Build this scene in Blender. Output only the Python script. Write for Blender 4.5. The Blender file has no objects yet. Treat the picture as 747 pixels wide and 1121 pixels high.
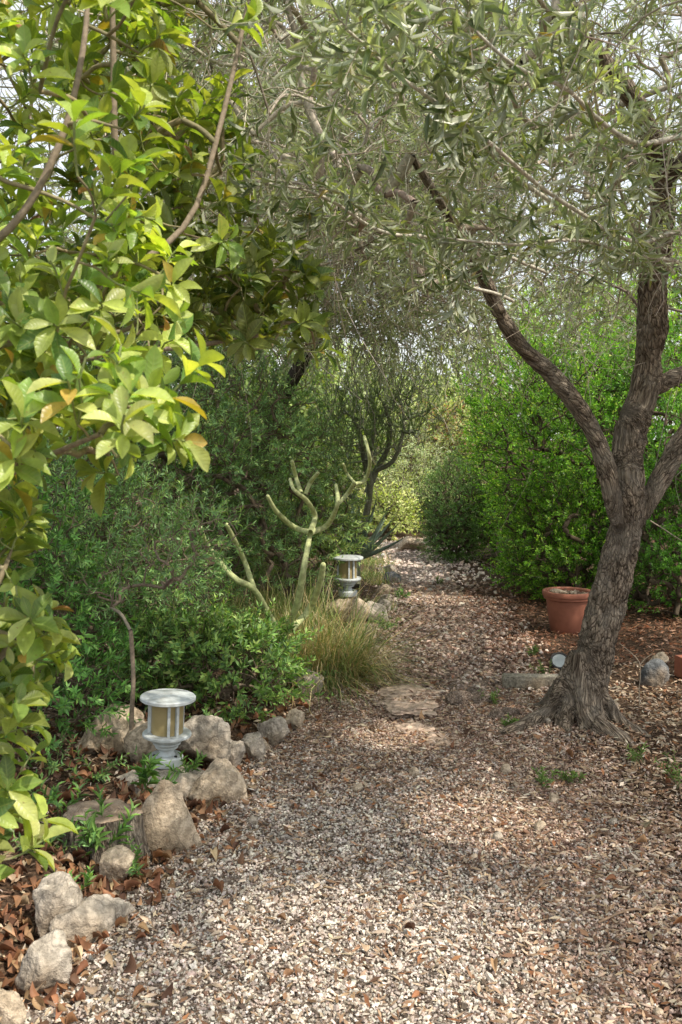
import bpy, bmesh, math, random
import numpy as np
from mathutils import Vector
random.seed(7)
R = np.random.default_rng(11)
rad = math.radians
COL = bpy.context.scene.collection
A = np.array

# ------------------------------------------------------------------ camera frame
F, CX, CY, CH = 1050.0, 373.5, 560.5, 1.5
PITCH = math.atan(90.5 / 1050)
CP, SP = math.cos(PITCH), math.sin(PITCH)
def P(px, py, d):
    """world point seen at photo pixel px,py lying at world depth y = d"""
    a, b = (px - CX) / F, (CY - py) / F
    v = A([a, CP + b * SP, -SP + b * CP]); v = v * (d / v[1])
    return A([v[0], v[1], v[2] + CH])
def G(px, py, z=0.0):
    a, b = (px - CX) / F, (CY - py) / F
    v = A([a, CP + b * SP, -SP + b * CP]); k = (z - CH) / v[2]
    return A([v[0] * k, v[1] * k, z])
def nz(v):
    return v / np.maximum(np.linalg.norm(v, axis=-1, keepdims=True), 1e-9)

# ------------------------------------------------------------------ value noise
def _h(i, j, k, s):
    n = (i * 374761393 + j * 668265263 + k * 2147483647 + s * 974634777) & 0xFFFFFFFF
    n = ((n ^ (n >> 13)) * 1274126177) & 0xFFFFFFFF
    n = (n ^ (n >> 16)) & 0xFFFF
    return n / 65535.0
def noise(p, s=0):
    p = np.asarray(p, float); i = np.floor(p).astype(np.int64); f = p - i; f = f * f * (3 - 2 * f)
    r = 0
    for a in (0, 1):
        for b in (0, 1):
            for c in (0, 1):
                w = (f[..., 0] if a else 1 - f[..., 0]) * (f[..., 1] if b else 1 - f[..., 1]) * (f[..., 2] if c else 1 - f[..., 2])
                r = r + w * _h(i[..., 0] + a, i[..., 1] + b, i[..., 2] + c, s)
    return r * 2 - 1
def fbm(p, o=3, s=0):
    r = 0; a = 1.0; p = np.asarray(p, float)
    for k in range(o):
        r = r + a * noise(p * 2 ** k + 17.3 * k, s + k); a *= .5
    return r

# ------------------------------------------------------------------ mesh building
def mk(name, groups, mat, parent=None, smooth=True, loc=None):
    """groups: list of (V, Faces (m,k), col (n,3) or 3-tuple, lp (n,3) or None)"""
    Vs, loops, starts, cols, lps = [], [], [], [], []
    off = 0; ls = 0
    for g in groups:
        V, Fc, c = g[0], np.asarray(g[1], np.int64), g[2]
        lp = g[3] if len(g) > 3 and g[3] is not None else np.zeros((len(V), 3))
        if len(V) == 0 or len(Fc) == 0: continue
        c = np.asarray(c, float)
        if c.ndim == 1: c = np.tile(c, (len(V), 1))
        Vs.append(V); cols.append(c); lps.append(lp)
        k = Fc.shape[1]
        loops.append((Fc + off).ravel()); starts.append(ls + np.arange(len(Fc)) * k)
        off += len(V); ls += Fc.size
    V = np.concatenate(Vs).astype(np.float32)
    if loc is not None: V = V - np.asarray(loc, np.float32)
    L = np.concatenate(loops).astype(np.int32); S = np.concatenate(starts).astype(np.int32)
    me = bpy.data.meshes.new(name)
    me.vertices.add(len(V)); me.vertices.foreach_set('co', V.ravel())
    me.loops.add(len(L)); me.loops.foreach_set('vertex_index', L)
    me.polygons.add(len(S)); me.polygons.foreach_set('loop_start', S)
    me.update(calc_edges=True)
    me.polygons.foreach_set('use_smooth', np.full(len(S), bool(smooth)))
    c4 = np.concatenate([np.concatenate(cols), np.ones((len(V), 1))], 1).astype(np.float32)
    me.attributes.new('col', 'FLOAT_COLOR', 'POINT').data.foreach_set('color', c4.ravel())
    me.attributes.new('lp', 'FLOAT_VECTOR', 'POINT').data.foreach_set('vector', np.concatenate(lps).astype(np.float32).ravel())
    me.materials.append(mat)
    o = bpy.data.objects.new(name, me); COL.objects.link(o)
    if parent is not None:
        o.parent = parent
    if loc is not None and parent is None: o.location = loc
    return o
def tag(o, label=None, cat=None, group=None, kind=None):
    if label: o['label'] = label
    if cat: o['category'] = cat
    if group: o['group'] = group
    if kind: o['kind'] = kind
    return o
def thing(name, label, cat, loc=(0, 0, 0), group=None):
    o = bpy.data.objects.new(name, None); COL.objects.link(o); o.location = [float(q) for q in loc]
    o.empty_display_size = .1
    return tag(o, label, cat, group)

def tubes(Pt, Rd, sides, col, closed_tip=True):
    """Pt K,N,3  Rd K,N"""
    Pt = np.asarray(Pt, float); K, N = Pt.shape[:2]
    T = np.empty_like(Pt); T[:, 1:-1] = Pt[:, 2:] - Pt[:, :-2]; T[:, 0] = Pt[:, 1] - Pt[:, 0]; T[:, -1] = Pt[:, -1] - Pt[:, -2]
    T = nz(T); m = np.abs(T.mean(1)); ax = np.argmin(m, 1); ref = np.eye(3)[ax][:, None, :]
    U = nz(np.cross(T, ref)); W = np.cross(T, U)
    th = np.arange(sides) * 2 * np.pi / sides
    V = Pt[:, :, None, :] + Rd[:, :, None, None] * (U[:, :, None, :] * np.cos(th)[:, None] + W[:, :, None, :] * np.sin(th)[:, None])
    idx = np.arange(K * N * sides).reshape(K, N, sides); nx = np.roll(idx, -1, 2)
    Fc = np.stack([idx[:, :-1], nx[:, :-1], nx[:, 1:], idx[:, 1:]], -1).reshape(-1, 4)
    seg = np.concatenate([np.zeros((K, 1)), np.cumsum(np.linalg.norm(np.diff(Pt, axis=1), axis=2), 1)], 1)
    lp = np.zeros((K, N, sides, 3)); lp[..., 0] = th / 6.283; lp[..., 1] = seg[:, :, None]; lp[..., 2] = R.random(K)[:, None, None]
    c = np.asarray(col, float)
    if c.ndim == 2: c = np.repeat(c, N * sides, 0)
    return (V.reshape(-1, 3), Fc, c, lp.reshape(-1, 3))
def frames(Pt):
    T = np.empty_like(Pt); T[:, 1:-1] = Pt[:, 2:] - Pt[:, :-2]; T[:, 0] = Pt[:, 1] - Pt[:, 0]; T[:, -1] = Pt[:, -1] - Pt[:, -2]
    return nz(T)
def smooth_line(pts, radii, n):
    pts = np.asarray(pts, float); k = len(pts); t = np.linspace(0, k - 1, n)
    p = np.vstack([2 * pts[0] - pts[1], pts, 2 * pts[-1] - pts[-2]])
    i = np.minimum(t.astype(int), k - 2); f = (t - i)[:, None]
    a, b, c, d = p[i], p[i + 1], p[i + 2], p[i + 3]
    out = .5 * (2 * b + (c - a) * f + (2 * a - 5 * b + 4 * c - d) * f ** 2 + (3 * b - a - 3 * c + d) * f ** 3)
    return out, np.interp(t, np.arange(k), radii)

# leaf templates: stations along (v), half widths, 3 across
def template(vs, ws, fold=.12, droop=.15, wave=0):
    S = len(vs); V = []; lp = []
    for i, (v, w) in enumerate(zip(vs, ws)):
        for u in (-1, 0, 1):
            V.append((u * w, v, abs(u) * w * fold * 2 - droop * v * v + wave * math.sin(7 * v + u) * abs(u)))
            lp.append((u, v, 0))
    Fc = []
    for i in range(S - 1):
        for j in (0, 1):
            a = i * 3 + j; Fc.append((a, a + 1, a + 4, a + 3))
    return A(V), A(Fc), A(lp)
def flat_template(vs, ws, droop=.1):
    V = []; lp = []
    for v, w in zip(vs, ws):
        for u in (-1, 1):
            V.append((u * w, v, -droop * v * v)); lp.append((u, v, 0))
    Fc = [(2 * i, 2 * i + 1, 2 * i + 3, 2 * i + 2) for i in range(len(vs) - 1)]
    return A(V), A(Fc), A(lp)
T_LANCE = template([0, .25, .6, 1], [.06, .42, .45, .03], .15, .12)
T_CHEAP = flat_template([0, .5, 1], [.1, .5, .06], .1)
T_BROAD = template([0, .1, .25, .42, .6, .78, .92, 1], [.03, .1, .25, .4, .5, .43, .2, .02], .16, .22, .012)
T_DRY = template([0, .15, .35, .6, .82, 1], [.04, .28, .46, .47, .28, .03], .5, .4, .05)
T_BLADE = flat_template([0, .5, 1], [.4, .5, .05], 0)
def leaves(pos, d, n, L, W, col, tpl):
    TV, TF, TL = tpl; K = len(pos)
    if K == 0: return (np.zeros((0, 3)), np.zeros((0, 4), int), np.zeros((0, 3)), np.zeros((0, 3)))
    d = nz(d); s = nz(np.cross(d, n)); n = np.cross(s, d)
    L = np.broadcast_to(L, (K,))[:, None, None]; W = np.broadcast_to(W, (K,))[:, None, None]
    V = pos[:, None, :] + s[:, None, :] * W * TV[None, :, 0, None] + d[:, None, :] * L * TV[None, :, 1, None] + n[:, None, :] * L * TV[None, :, 2, None]
    nv = len(TV); Fc = (TF[None] + (np.arange(K) * nv)[:, None, None]).reshape(-1, 4)
    c = np.repeat(col, nv, 0)
    lp = np.tile(TL, (K, 1)); lp[:, 2] = np.repeat(R.random(K), nv)
    return V.reshape(-1, 3), Fc, c, lp
def palette(K, cols, probs, jit=.18, cj=.025):
    cols = np.asarray(cols, float); i = R.choice(len(cols), K, p=np.asarray(probs) / sum(probs))
    c = cols[i] * (1 + R.normal(0, jit, (K, 1))) * (1 + R.normal(0, cj, (K, 3)))
    return np.clip(c, .004, .95)
def rdir(K):
    return nz(R.normal(size=(K, 3)))

# ------------------------------------------------------------------ materials
def newmat(name):
    m = bpy.data.materials.new(name); m.use_nodes = True; nt = m.node_tree; nt.nodes.clear()
    out = nt.nodes.new('ShaderNodeOutputMaterial'); return m, nt, out
def N(nt, t, **kw):
    n = nt.nodes.new(t)
    for k, v in kw.items():
        if k in n.inputs.keys() if hasattr(n.inputs, 'keys') else False: n.inputs[k].default_value = v
        else: setattr(n, k, v)
    return n
def lk(nt, a, b): nt.links.new(a, b)
def math_n(nt, op, a, b=None, clamp=False):
    n = nt.nodes.new('ShaderNodeMath'); n.operation = op; n.use_clamp = clamp
    for i, v in enumerate((a, b)):
        if v is None: continue
        if isinstance(v, (int, float)): n.inputs[i].default_value = v
        else: nt.links.new(v, n.inputs[i])
    return n.outputs[0]
def mixc(nt, f, a, b, mode='MIX'):
    n = nt.nodes.new('ShaderNodeMix'); n.data_type = 'RGBA'; n.blend_type = mode
    if isinstance(f, (int, float)): n.inputs[0].default_value = f
    else: nt.links.new(f, n.inputs[0])
    for i, v in ((6, a), (7, b)):
        if isinstance(v, tuple): n.inputs[i].default_value = (*v, 1)
        else: nt.links.new(v, n.inputs[i])
    return n.outputs[2]
def noise_n(nt, scale, detail=4, vec=None, rough=.55, dim='3D'):
    n = nt.nodes.new('ShaderNodeTexNoise'); n.inputs['Scale'].default_value = scale; n.inputs['Detail'].default_value = detail; n.inputs['Roughness'].default_value = rough
    if vec is not None: nt.links.new(vec, n.inputs['Vector'])
    return n.outputs['Fac']
def ramp(nt, f, stops):
    n = nt.nodes.new('ShaderNodeValToRGB'); nt.links.new(f, n.inputs[0]); e = n.color_ramp.elements
    while len(e) < len(stops): e.new(.5)
    for q, (p, c) in zip(e, stops): q.position = p; q.color = (*c, 1) if len(c) == 3 else c
    return n.outputs[0]
def bump(nt, h, strength, dist=.01, nrm=None):
    n = nt.nodes.new('ShaderNodeBump'); n.inputs['Strength'].default_value = strength; n.inputs['Distance'].default_value = dist
    nt.links.new(h, n.inputs['Height'])
    if nrm is not None: nt.links.new(nrm, n.inputs['Normal'])
    return n.outputs[0]
def attr(nt, name):
    n = nt.nodes.new('ShaderNodeAttribute'); n.attribute_name = name; return n
def sep(nt, v):
    n = nt.nodes.new('ShaderNodeSeparateXYZ'); nt.links.new(v, n.inputs[0]); return n.outputs

def leaf_mat(name, transl=.35, rough=.4, back=None, backf=.6, veins=False, spec=.5, tint=(1.25, 1.3, .45)):
    m, nt, out = newmat(name)
    c = attr(nt, 'col').outputs['Color']; lp = sep(nt, attr(nt, 'lp').outputs['Vector'])
    pos = nt.nodes.new('ShaderNodeNewGeometry')
    nzv = noise_n(nt, 35, 2, pos.outputs['Position'])
    c = mixc(nt, 1.0, c, ramp(nt, nzv, [(.3, (.72, .74, .7)), (.7, (1.2, 1.18, 1.1))]), 'MULTIPLY')
    if veins:
        sp2 = noise_n(nt, 160, 3, pos.outputs['Position']); c = mixc(nt, ramp(nt, sp2, [(.66, (0, 0, 0)), (.72, (.8,) * 3)]), c, (.30, .20, .07))
    nrm = None
    if veins:
        au = math_n(nt, 'ABSOLUTE', lp[0])
        rib = math_n(nt, 'LESS_THAN', au, .07)
        sv = math_n(nt, 'SUBTRACT', math_n(nt, 'MULTIPLY', lp[1], 9.0), math_n(nt, 'MULTIPLY', au, 1.6))
        sw = math_n(nt, 'POWER', math_n(nt, 'ABSOLUTE', math_n(nt, 'COSINE', math_n(nt, 'MULTIPLY', sv, math.pi))), 10)
        v = math_n(nt, 'MAXIMUM', rib, math_n(nt, 'MULTIPLY', sw, .45))
        c = mixc(nt, math_n(nt, 'MULTIPLY', v, .4), c, (.42, .5, .16))
        nrm = bump(nt, math_n(nt, 'SUBTRACT', nzv, math_n(nt, 'MULTIPLY', v, .6)), .35, .004)
    cf = c
    if back is not None:
        cf = mixc(nt, math_n(nt, 'MULTIPLY', pos.outputs['Backfacing'], backf), c, back)
    b = nt.nodes.new('ShaderNodeBsdfPrincipled'); lk(nt, cf, b.inputs['Base Color'])
    b.inputs['Roughness'].default_value = rough; b.inputs['Specular IOR Level'].default_value = spec
    if nrm is not None: lk(nt, nrm, b.inputs['Normal'])
    t = nt.nodes.new('ShaderNodeBsdfTranslucent')
    lk(nt, mixc(nt, 1.0, c, tint, 'MULTIPLY'), t.inputs['Color'])
    mx = nt.nodes.new('ShaderNodeMixShader'); mx.inputs[0].default_value = transl
    lk(nt, b.outputs[0], mx.inputs[1]); lk(nt, t.outputs[0], mx.inputs[2]); lk(nt, mx.outputs[0], out.inputs[0])
    return m
def col_mat(name, rough=.85, nscale=60, amt=.35, bumpd=.003, spec=.3, bs=.6):
    m, nt, out = newmat(name)
    c = attr(nt, 'col').outputs['Color']; g = nt.nodes.new('ShaderNodeNewGeometry').outputs['Position']
    f = noise_n(nt, nscale, 4, g)
    c = mixc(nt, 1.0, c, ramp(nt, f, [(.3, (1 - amt,) * 3), (.7, (1 + amt,) * 3)]), 'MULTIPLY')
    b = nt.nodes.new('ShaderNodeBsdfPrincipled'); lk(nt, c, b.inputs['Base Color']); b.inputs['Roughness'].default_value = rough
    b.inputs['Specular IOR Level'].default_value = spec
    lk(nt, bump(nt, f, bs, bumpd), b.inputs['Normal']); lk(nt, b.outputs[0], out.inputs[0]); return m
def bark_mat(name, dark, light, lichen, sc=26):
    m, nt, out = newmat(name)
    v = attr(nt, 'lp').outputs['Vector']; g = nt.nodes.new('ShaderNodeNewGeometry').outputs['Position']
    f1 = noise_n(nt, sc, 8, v, .72); f2 = noise_n(nt, 9, 5, g); f3 = noise_n(nt, 210, 4, v)
    vv = nt.nodes.new('ShaderNodeTexVoronoi'); vv.feature = 'DISTANCE_TO_EDGE'; vv.inputs['Scale'].default_value = sc * 1.25; vv.inputs['Randomness'].default_value = 1
    wn = nt.nodes.new('ShaderNodeTexNoise'); wn.inputs['Scale'].default_value = sc * .8; wn.inputs['Detail'].default_value = 3; lk(nt, v, wn.inputs['Vector'])
    ws = nt.nodes.new('ShaderNodeVectorMath'); ws.operation = 'SCALE'; ws.inputs['Scale'].default_value = .03; lk(nt, wn.outputs['Color'], ws.inputs[0])
    wa = nt.nodes.new('ShaderNodeVectorMath'); wa.operation = 'ADD'; lk(nt, v, wa.inputs[0]); lk(nt, ws.outputs[0], wa.inputs[1]); lk(nt, wa.outputs[0], vv.inputs['Vector'])
    crk = ramp(nt, vv.outputs['Distance'], [(0, (0, 0, 0)), (.16, (1, 1, 1))])
    c = ramp(nt, f1, [(.34, dark), (.5, tuple((a + b) / 2 for a, b in zip(dark, light))), (.62, light)])
    c = mixc(nt, 1.0, c, ramp(nt, sep(nt, crk)[0], [(0, (.3, .27, .25)), (.7, (1.1,) * 3)]), 'MULTIPLY')
    c = mixc(nt, math_n(nt, 'MULTIPLY', ramp(nt, f2, [(.45, (0, 0, 0)), (.62, (1, 1, 1))]), .5), c, lichen)
    c = mixc(nt, 1.0, c, ramp(nt, f3, [(.3, (.75,) * 3), (.7, (1.25,) * 3)]), 'MULTIPLY')
    b = nt.nodes.new('ShaderNodeBsdfPrincipled'); lk(nt, c, b.inputs['Base Color']); b.inputs['Roughness'].default_value = .9
    b.inputs['Specular IOR Level'].default_value = .2
    h = math_n(nt, 'ADD', math_n(nt, 'ADD', f1, math_n(nt, 'MULTIPLY', f3, .4)), math_n(nt, 'MULTIPLY', sep(nt, crk)[0], .45))
    lk(nt, bump(nt, h, 1.0, .03), b.inputs['Normal']); lk(nt, b.outputs[0], out.inputs[0]); return m
def stone_mat(name, a, b_, c_, sc=9):
    m, nt, out = newmat(name)
    g = nt.nodes.new('ShaderNodeTexCoord').outputs['Object']
    f = noise_n(nt, sc, 7, g, .62); f2 = noise_n(nt, sc * 4, 5, g, .6); f3 = noise_n(nt, sc * .45, 3, g)
    c = ramp(nt, f, [(.3, a), (.5, b_), (.68, c_)])
    c = mixc(nt, ramp(nt, f3, [(.48, (0, 0, 0)), (.66, (.7,) * 3)]), c, (.30, .215, .13))
    c = mixc(nt, 1.0, c, ramp(nt, f2, [(.3, (.62,) * 3), (.62, (1.18,) * 3)]), 'MULTIPLY')
    w = nt.nodes.new('ShaderNodeTexVoronoi'); w.feature = 'DISTANCE_TO_EDGE'; w.inputs['Scale'].default_value = sc * .7
    mp = nt.nodes.new('ShaderNodeVectorMath'); mp.operation = 'ADD'; lk(nt, g, mp.inputs[0])
    n3 = nt.nodes.new('ShaderNodeTexNoise'); n3.inputs['Scale'].default_value = sc; lk(nt, g, n3.inputs['Vector'])
    s3 = nt.nodes.new('ShaderNodeVectorMath'); s3.operation = 'SCALE'; s3.inputs['Scale'].default_value = .25; lk(nt, n3.outputs['Color'], s3.inputs[0]); lk(nt, s3.outputs[0], mp.inputs[1]); lk(nt, mp.outputs[0], w.inputs['Vector'])
    cr = ramp(nt, w.outputs['Distance'], [(0, (.35,) * 3), (.035, (1,) * 3)])
    c = mixc(nt, .55, c, mixc(nt, 1.0, c, cr, 'MULTIPLY'))
    ps = nt.nodes.new('ShaderNodeBsdfPrincipled'); lk(nt, c, ps.inputs['Base Color']); ps.inputs['Roughness'].default_value = .92; ps.inputs['Specular IOR Level'].default_value = .2
    h = math_n(nt, 'ADD', math_n(nt, 'ADD', f, math_n(nt, 'MULTIPLY', f2, .5)), math_n(nt, 'MULTIPLY', sep(nt, cr)[0], .12))
    h = math_n(nt, 'ADD', h, math_n(nt, 'MULTIPLY', noise_n(nt, sc * 16, 4, g, .7), .35)); lk(nt, bump(nt, h, .9, .018), ps.inputs['Normal']); lk(nt, ps.outputs[0], out.inputs[0]); return m
def paint_mat(name, c1, c2, rough=.5, sc=30, bs=.15, metallic=0, amt=None):
    m, nt, out = newmat(name)
    g = nt.nodes.new('ShaderNodeTexCoord').outputs['Object']; f = noise_n(nt, sc, 5, g, .65); f2 = noise_n(nt, sc * .2, 3, g)
    c = ramp(nt, math_n(nt, 'ADD', math_n(nt, 'MULTIPLY', f, .5), math_n(nt, 'MULTIPLY', f2, .5)), [(.38, c2), (.55, c1)])
    b = nt.nodes.new('ShaderNodeBsdfPrincipled'); lk(nt, c, b.inputs['Base Color']); b.inputs['Roughness'].default_value = rough; b.inputs['Metallic'].default_value = metallic
    lk(nt, bump(nt, f, bs, .004), b.inputs['Normal']); lk(nt, b.outputs[0], out.inputs[0]); return m

M_olive = leaf_mat('olive_leaf', .34, .33, (.50, .53, .43), .75, spec=.45, tint=(1.3, 1.4, .6))
M_broad = leaf_mat('broad_leaf', .42, .36, (.26, .34, .10), .5, True, .5, tint=(1.5, 1.5, .35))
M_shrub = leaf_mat('shrub_leaf', .3, .45)
M_hedge = leaf_mat('hedge_leaf', .4, .4, tint=(1.35, 1.5, .4))
M_far = leaf_mat('far_leaf', .38, .55)
M_grass = leaf_mat('grass_blade', .35, .5, tint=(1.2, 1.15, .6))
M_dry = leaf_mat('dry_leaf', .12, .6, tint=(1.2, .9, .5), spec=.25)
M_twig = col_mat('twig_bark', .85, 80, .3, .002)
M_bark = bark_mat('olive_bark', (.075, .056, .04), (.46, .375, .285), (.44, .39, .32), 46)
M_barkd = bark_mat('dark_bark', (.03, .022, .016), (.13, .10, .075), (.16, .15, .12))
M_chip = col_mat('gravel_chip', .9, 120, .25, .001)
M_succ = col_mat('pale_stem', .6, 30, .38, .004)
M_stone = stone_mat('limestone', (.26, .225, .18), (.52, .46, .38), (.68, .62, .53))
M_stone2 = stone_mat('tan_limestone', (.32, .245, .165), (.60, .49, .36), (.74, .65, .52))
M_grey = stone_mat('grey_stone', (.10, .105, .11), (.17, .18, .185), (.25, .26, .27))

# ------------------------------------------------------------------ ground
LE = [G(-60, 1180), G(20, 1105), G(118, 1000), G(205, 915), G(262, 850), G(325, 790), G(372, 735), G(398, 690), G(412, 655), G(420, 630), G(408, 606), G(385, 598), G(330, 592)]
_ly = A([p[1] for p in LE]); _lx = A([p[0] for p in LE])
def xl(y): return np.interp(y, _ly, _lx)
RE = [G(760, 1180), G(700, 1000), G(640, 880), G(570, 790), G(545, 730), G(520, 680), G(505, 640), G(490, 612), G(475, 600), G(460, 592)]
_ry = A([p[1] for p in RE]); _rx = A([p[0] for p in RE])
def xr(y): return np.interp(y, _ry, _rx)
TB = G(637, 795)
def sst(t): t = np.clip(t, 0, 1); return t * t * (3 - 2 * t)
def gz(x, y):
    x = np.asarray(x, float); y = np.asarray(y, float)
    p = np.stack([x, y, x * 0], -1)
    z = .012 * noise(p * 1.7, 3) + .006 * noise(p * 6, 4)
    nearf = sst((y - .5) / 1) * sst((14 - y) / 3)
    z = z + .075 * sst((xl(y) - x - .05) / .35) * nearf
    z = z + .05 * np.exp(-((x - TB[0]) ** 2 + (y - TB[1] - .1) ** 2) / .18)
    z = z + .035 * np.exp(-((x - .5) ** 2 / .12 + (y - 5.15) ** 2 / .05))
    z = z + .05 * sst((x - xr(y) - .6) / 1.5) * nearf
    z = z - .25 * sst((y - 14) / 8)
    return z
def sheet(name, xs, ys, zf, mat, dz=0):
    X, Y = np.meshgrid(xs, ys); V = np.stack([X, Y, zf(X, Y) + dz], -1).reshape(-1, 3)
    n, m = len(ys), len(xs); i = np.arange(n * m).reshape(n, m)
    Fc = np.stack([i[:-1, :-1], i[:-1, 1:], i[1:, 1:], i[1:, :-1]], -1).reshape(-1, 4)
    return mk(name, [(V, Fc, (.2, .2, .2))], mat)
def soil_mat(name, stops, sc, bd):
    m, nt, out = newmat(name); g = nt.nodes.new('ShaderNodeNewGeometry').outputs['Position']
    f = noise_n(nt, sc, 6, g, .7); f2 = noise_n(nt, sc * .05, 3, g)
    v = nt.nodes.new('ShaderNodeTexVoronoi'); v.inputs['Scale'].default_value = sc * 1.2; lk(nt, g, v.inputs['Vector'])
    c = ramp(nt, f, stops); c = mixc(nt, 1.0, c, ramp(nt, sep(nt, v.outputs['Color'])[0], [(0, (.55,) * 3), (1, (1.15,) * 3)]), 'MULTIPLY')
    c = mixc(nt, 1.0, c, ramp(nt, f2, [(.3, (.7,) * 3), (.7, (1.25,) * 3)]), 'MULTIPLY')
    b = nt.nodes.new('ShaderNodeBsdfPrincipled'); lk(nt, c, b.inputs['Base Color']); b.inputs['Roughness'].default_value = .95; b.inputs['Specular IOR Level'].default_value = .15
    lk(nt, bump(nt, math_n(nt, 'ADD', f, v.outputs['Distance']), 1, bd), b.inputs['Normal']); lk(nt, b.outputs[0], out.inputs[0]); return m
M_soil = soil_mat('soil', [(.3, (.05, .03, .018)), (.5, (.12, .075, .048)), (.7, (.25, .17, .11))], 60, .015)
M_path = soil_mat('path_grit', [(.3, (.13, .09, .065)), (.5, (.30, .23, .18)), (.7, (.55, .47, .40))], 90, .012)
xs = np.concatenate([-np.geomspace(80, 4.2, 22), np.arange(-4, 5, .05), np.geomspace(5.2, 80, 22)])
ys = np.concatenate([[-30, -10, -3], np.arange(-1, 14, .05), np.geomspace(14.2, 160, 34)])
tag(sheet('ground', xs, ys, gz, M_soil), kind='structure', label='brown soil and leaf mould ground of the garden')
py_ = np.arange(.6, LE[-1][1] + .05, .05); uu = np.linspace(0, 1, 44)
X = []; 
for y in py_:
    a, b = xl(y) - .04 + .05 * noise(A([y * 2, 0, 5])), xr(y) + .09 * noise(A([y * 1.5, 9, 1]))
    if b < a + .1: b = a + .1
    X.append(a + (b - a) * uu)
X = A(X); Y = np.repeat(py_[:, None], 44, 1); V = np.stack([X, Y, gz(X, Y) + .005], -1)
i = np.arange(X.size).reshape(X.shape); Fc = np.stack([i[:-1, :-1], i[:-1, 1:], i[1:, 1:], i[1:, :-1]], -1).reshape(-1, 4)
tag(mk('path', [(V.reshape(-1, 3), Fc, (.3, .3, .3))], M_path), kind='structure', label='gravel garden path winding away')

# ---- gravel chips (stuff)
def sample_ground(n, y0, y1, p=1.0, xpad=.35):
    y = y0 + (y1 - y0) * R.random(n) ** p; w = .38 * y + xpad
    x = (R.random(n) * 2 - 1) * w; return x, y
BOX = A([(-1, -1, -1), (1, -1, -1), (1, 1, -1), (-1, 1, -1), (-1, -1, 1), (1, -1, 1), (1, 1, 1), (-1, 1, 1)], float) * .5
BF = A([(0, 3, 2, 1), (4, 5, 6, 7), (0, 1, 5, 4), (1, 2, 6, 5), (2, 3, 7, 6), (3, 0, 4, 7)])
def rotm(K, tilt=None):
    if tilt is None:
        q = nz(R.normal(size=(K, 4)))
    else:
        a = R.random(K) * 6.283; ax = R.normal(size=(K, 2)) * tilt / 2
        q = nz(np.stack([np.cos(a / 2), ax[:, 0], ax[:, 1], np.sin(a / 2)], 1))
    w, x, y, z = q.T
    return np.stack([1 - 2 * (y * y + z * z), 2 * (x * y - z * w), 2 * (x * z + y * w), 2 * (x * y + z * w), 1 - 2 * (x * x + z * z), 2 * (y * z - x * w), 2 * (x * z - y * w), 2 * (y * z + x * w), 1 - 2 * (x * x + y * y)], 1).reshape(K, 3, 3)
def chips(x, y, dz, sc, col, tilt=None):
    K = len(x); v = BOX[None] * (1 + R.normal(0, .22, (K, 8, 3))) + R.normal(0, .07, (K, 8, 3))
    top = v[:, 4:] ; v[:, 4:, :2] *= R.uniform(.4, 1, (K, 1, 1))
    v = v * sc[:, None, :]; v = np.einsum('kij,kvj->kvi', rotm(K, tilt), v)
    v = v + np.stack([x, y, gz(x, y) + dz], -1)[:, None, :]
    Fc = (BF[None] + (np.arange(K) * 8)[:, None, None]).reshape(-1, 4)
    return (v.reshape(-1, 3), Fc, np.repeat(col, 8, 0))
def path_mask(x, y, soft=.12):
    l = (x - xl(y)) / soft; r = (xr(y) + .25 - x) / (soft * 3)
    return np.clip(np.minimum(l, r) + .5, 0, 1)
# whiteness: foreground and centre are pale limestone grit; further off and right it gives way to brown chips
def white(x, y):
    w = sst((4.9 - y) / 1.6) * sst((1.15 - .1 * y - x) / .9 + .1)
    return np.clip(w + .25 * noise(np.stack([x * 2, y * 2, x * 0], -1), 8), 0, 1)
gr = []
for (n, y0, y1, s) in ((175000, 2.0, 5.2, .0057), (40000, 5.2, 8.5, .013), (16000, 8.5, 13.2, .019)):
    x, y = sample_ground(n, y0, y1, .8)
    k = R.random(n) < path_mask(x, y); x, y = x[k], y[k]; K = len(x)
    w = white(x, y)
    pal_w = palette(K, [(.68, .63, .555), (.57, .51, .44), (.43, .355, .30), (.27, .225, .19), (.10, .078, .06)], [.27, .24, .19, .15, .15])
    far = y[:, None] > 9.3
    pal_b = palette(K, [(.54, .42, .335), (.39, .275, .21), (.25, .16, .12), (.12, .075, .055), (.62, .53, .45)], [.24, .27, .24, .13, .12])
    pal_sunlit = palette(K, [(.76, .62, .52), (.66, .51, .42), (.78, .68, .6)], [.5, .3, .2])  # far chips paler: sunlight on the path end put into their colour
    c = np.where(far, pal_sunlit, np.where((R.random(K) < w)[:, None], pal_w, pal_b))
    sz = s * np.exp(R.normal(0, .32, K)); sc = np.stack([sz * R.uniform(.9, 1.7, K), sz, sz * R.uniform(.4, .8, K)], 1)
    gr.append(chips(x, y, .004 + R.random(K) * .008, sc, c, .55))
tag(mk('gravel', gr, M_chip, smooth=False), kind='stuff', cat='gravel', label='pale limestone grit mixed with brown chips covering the path')
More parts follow.
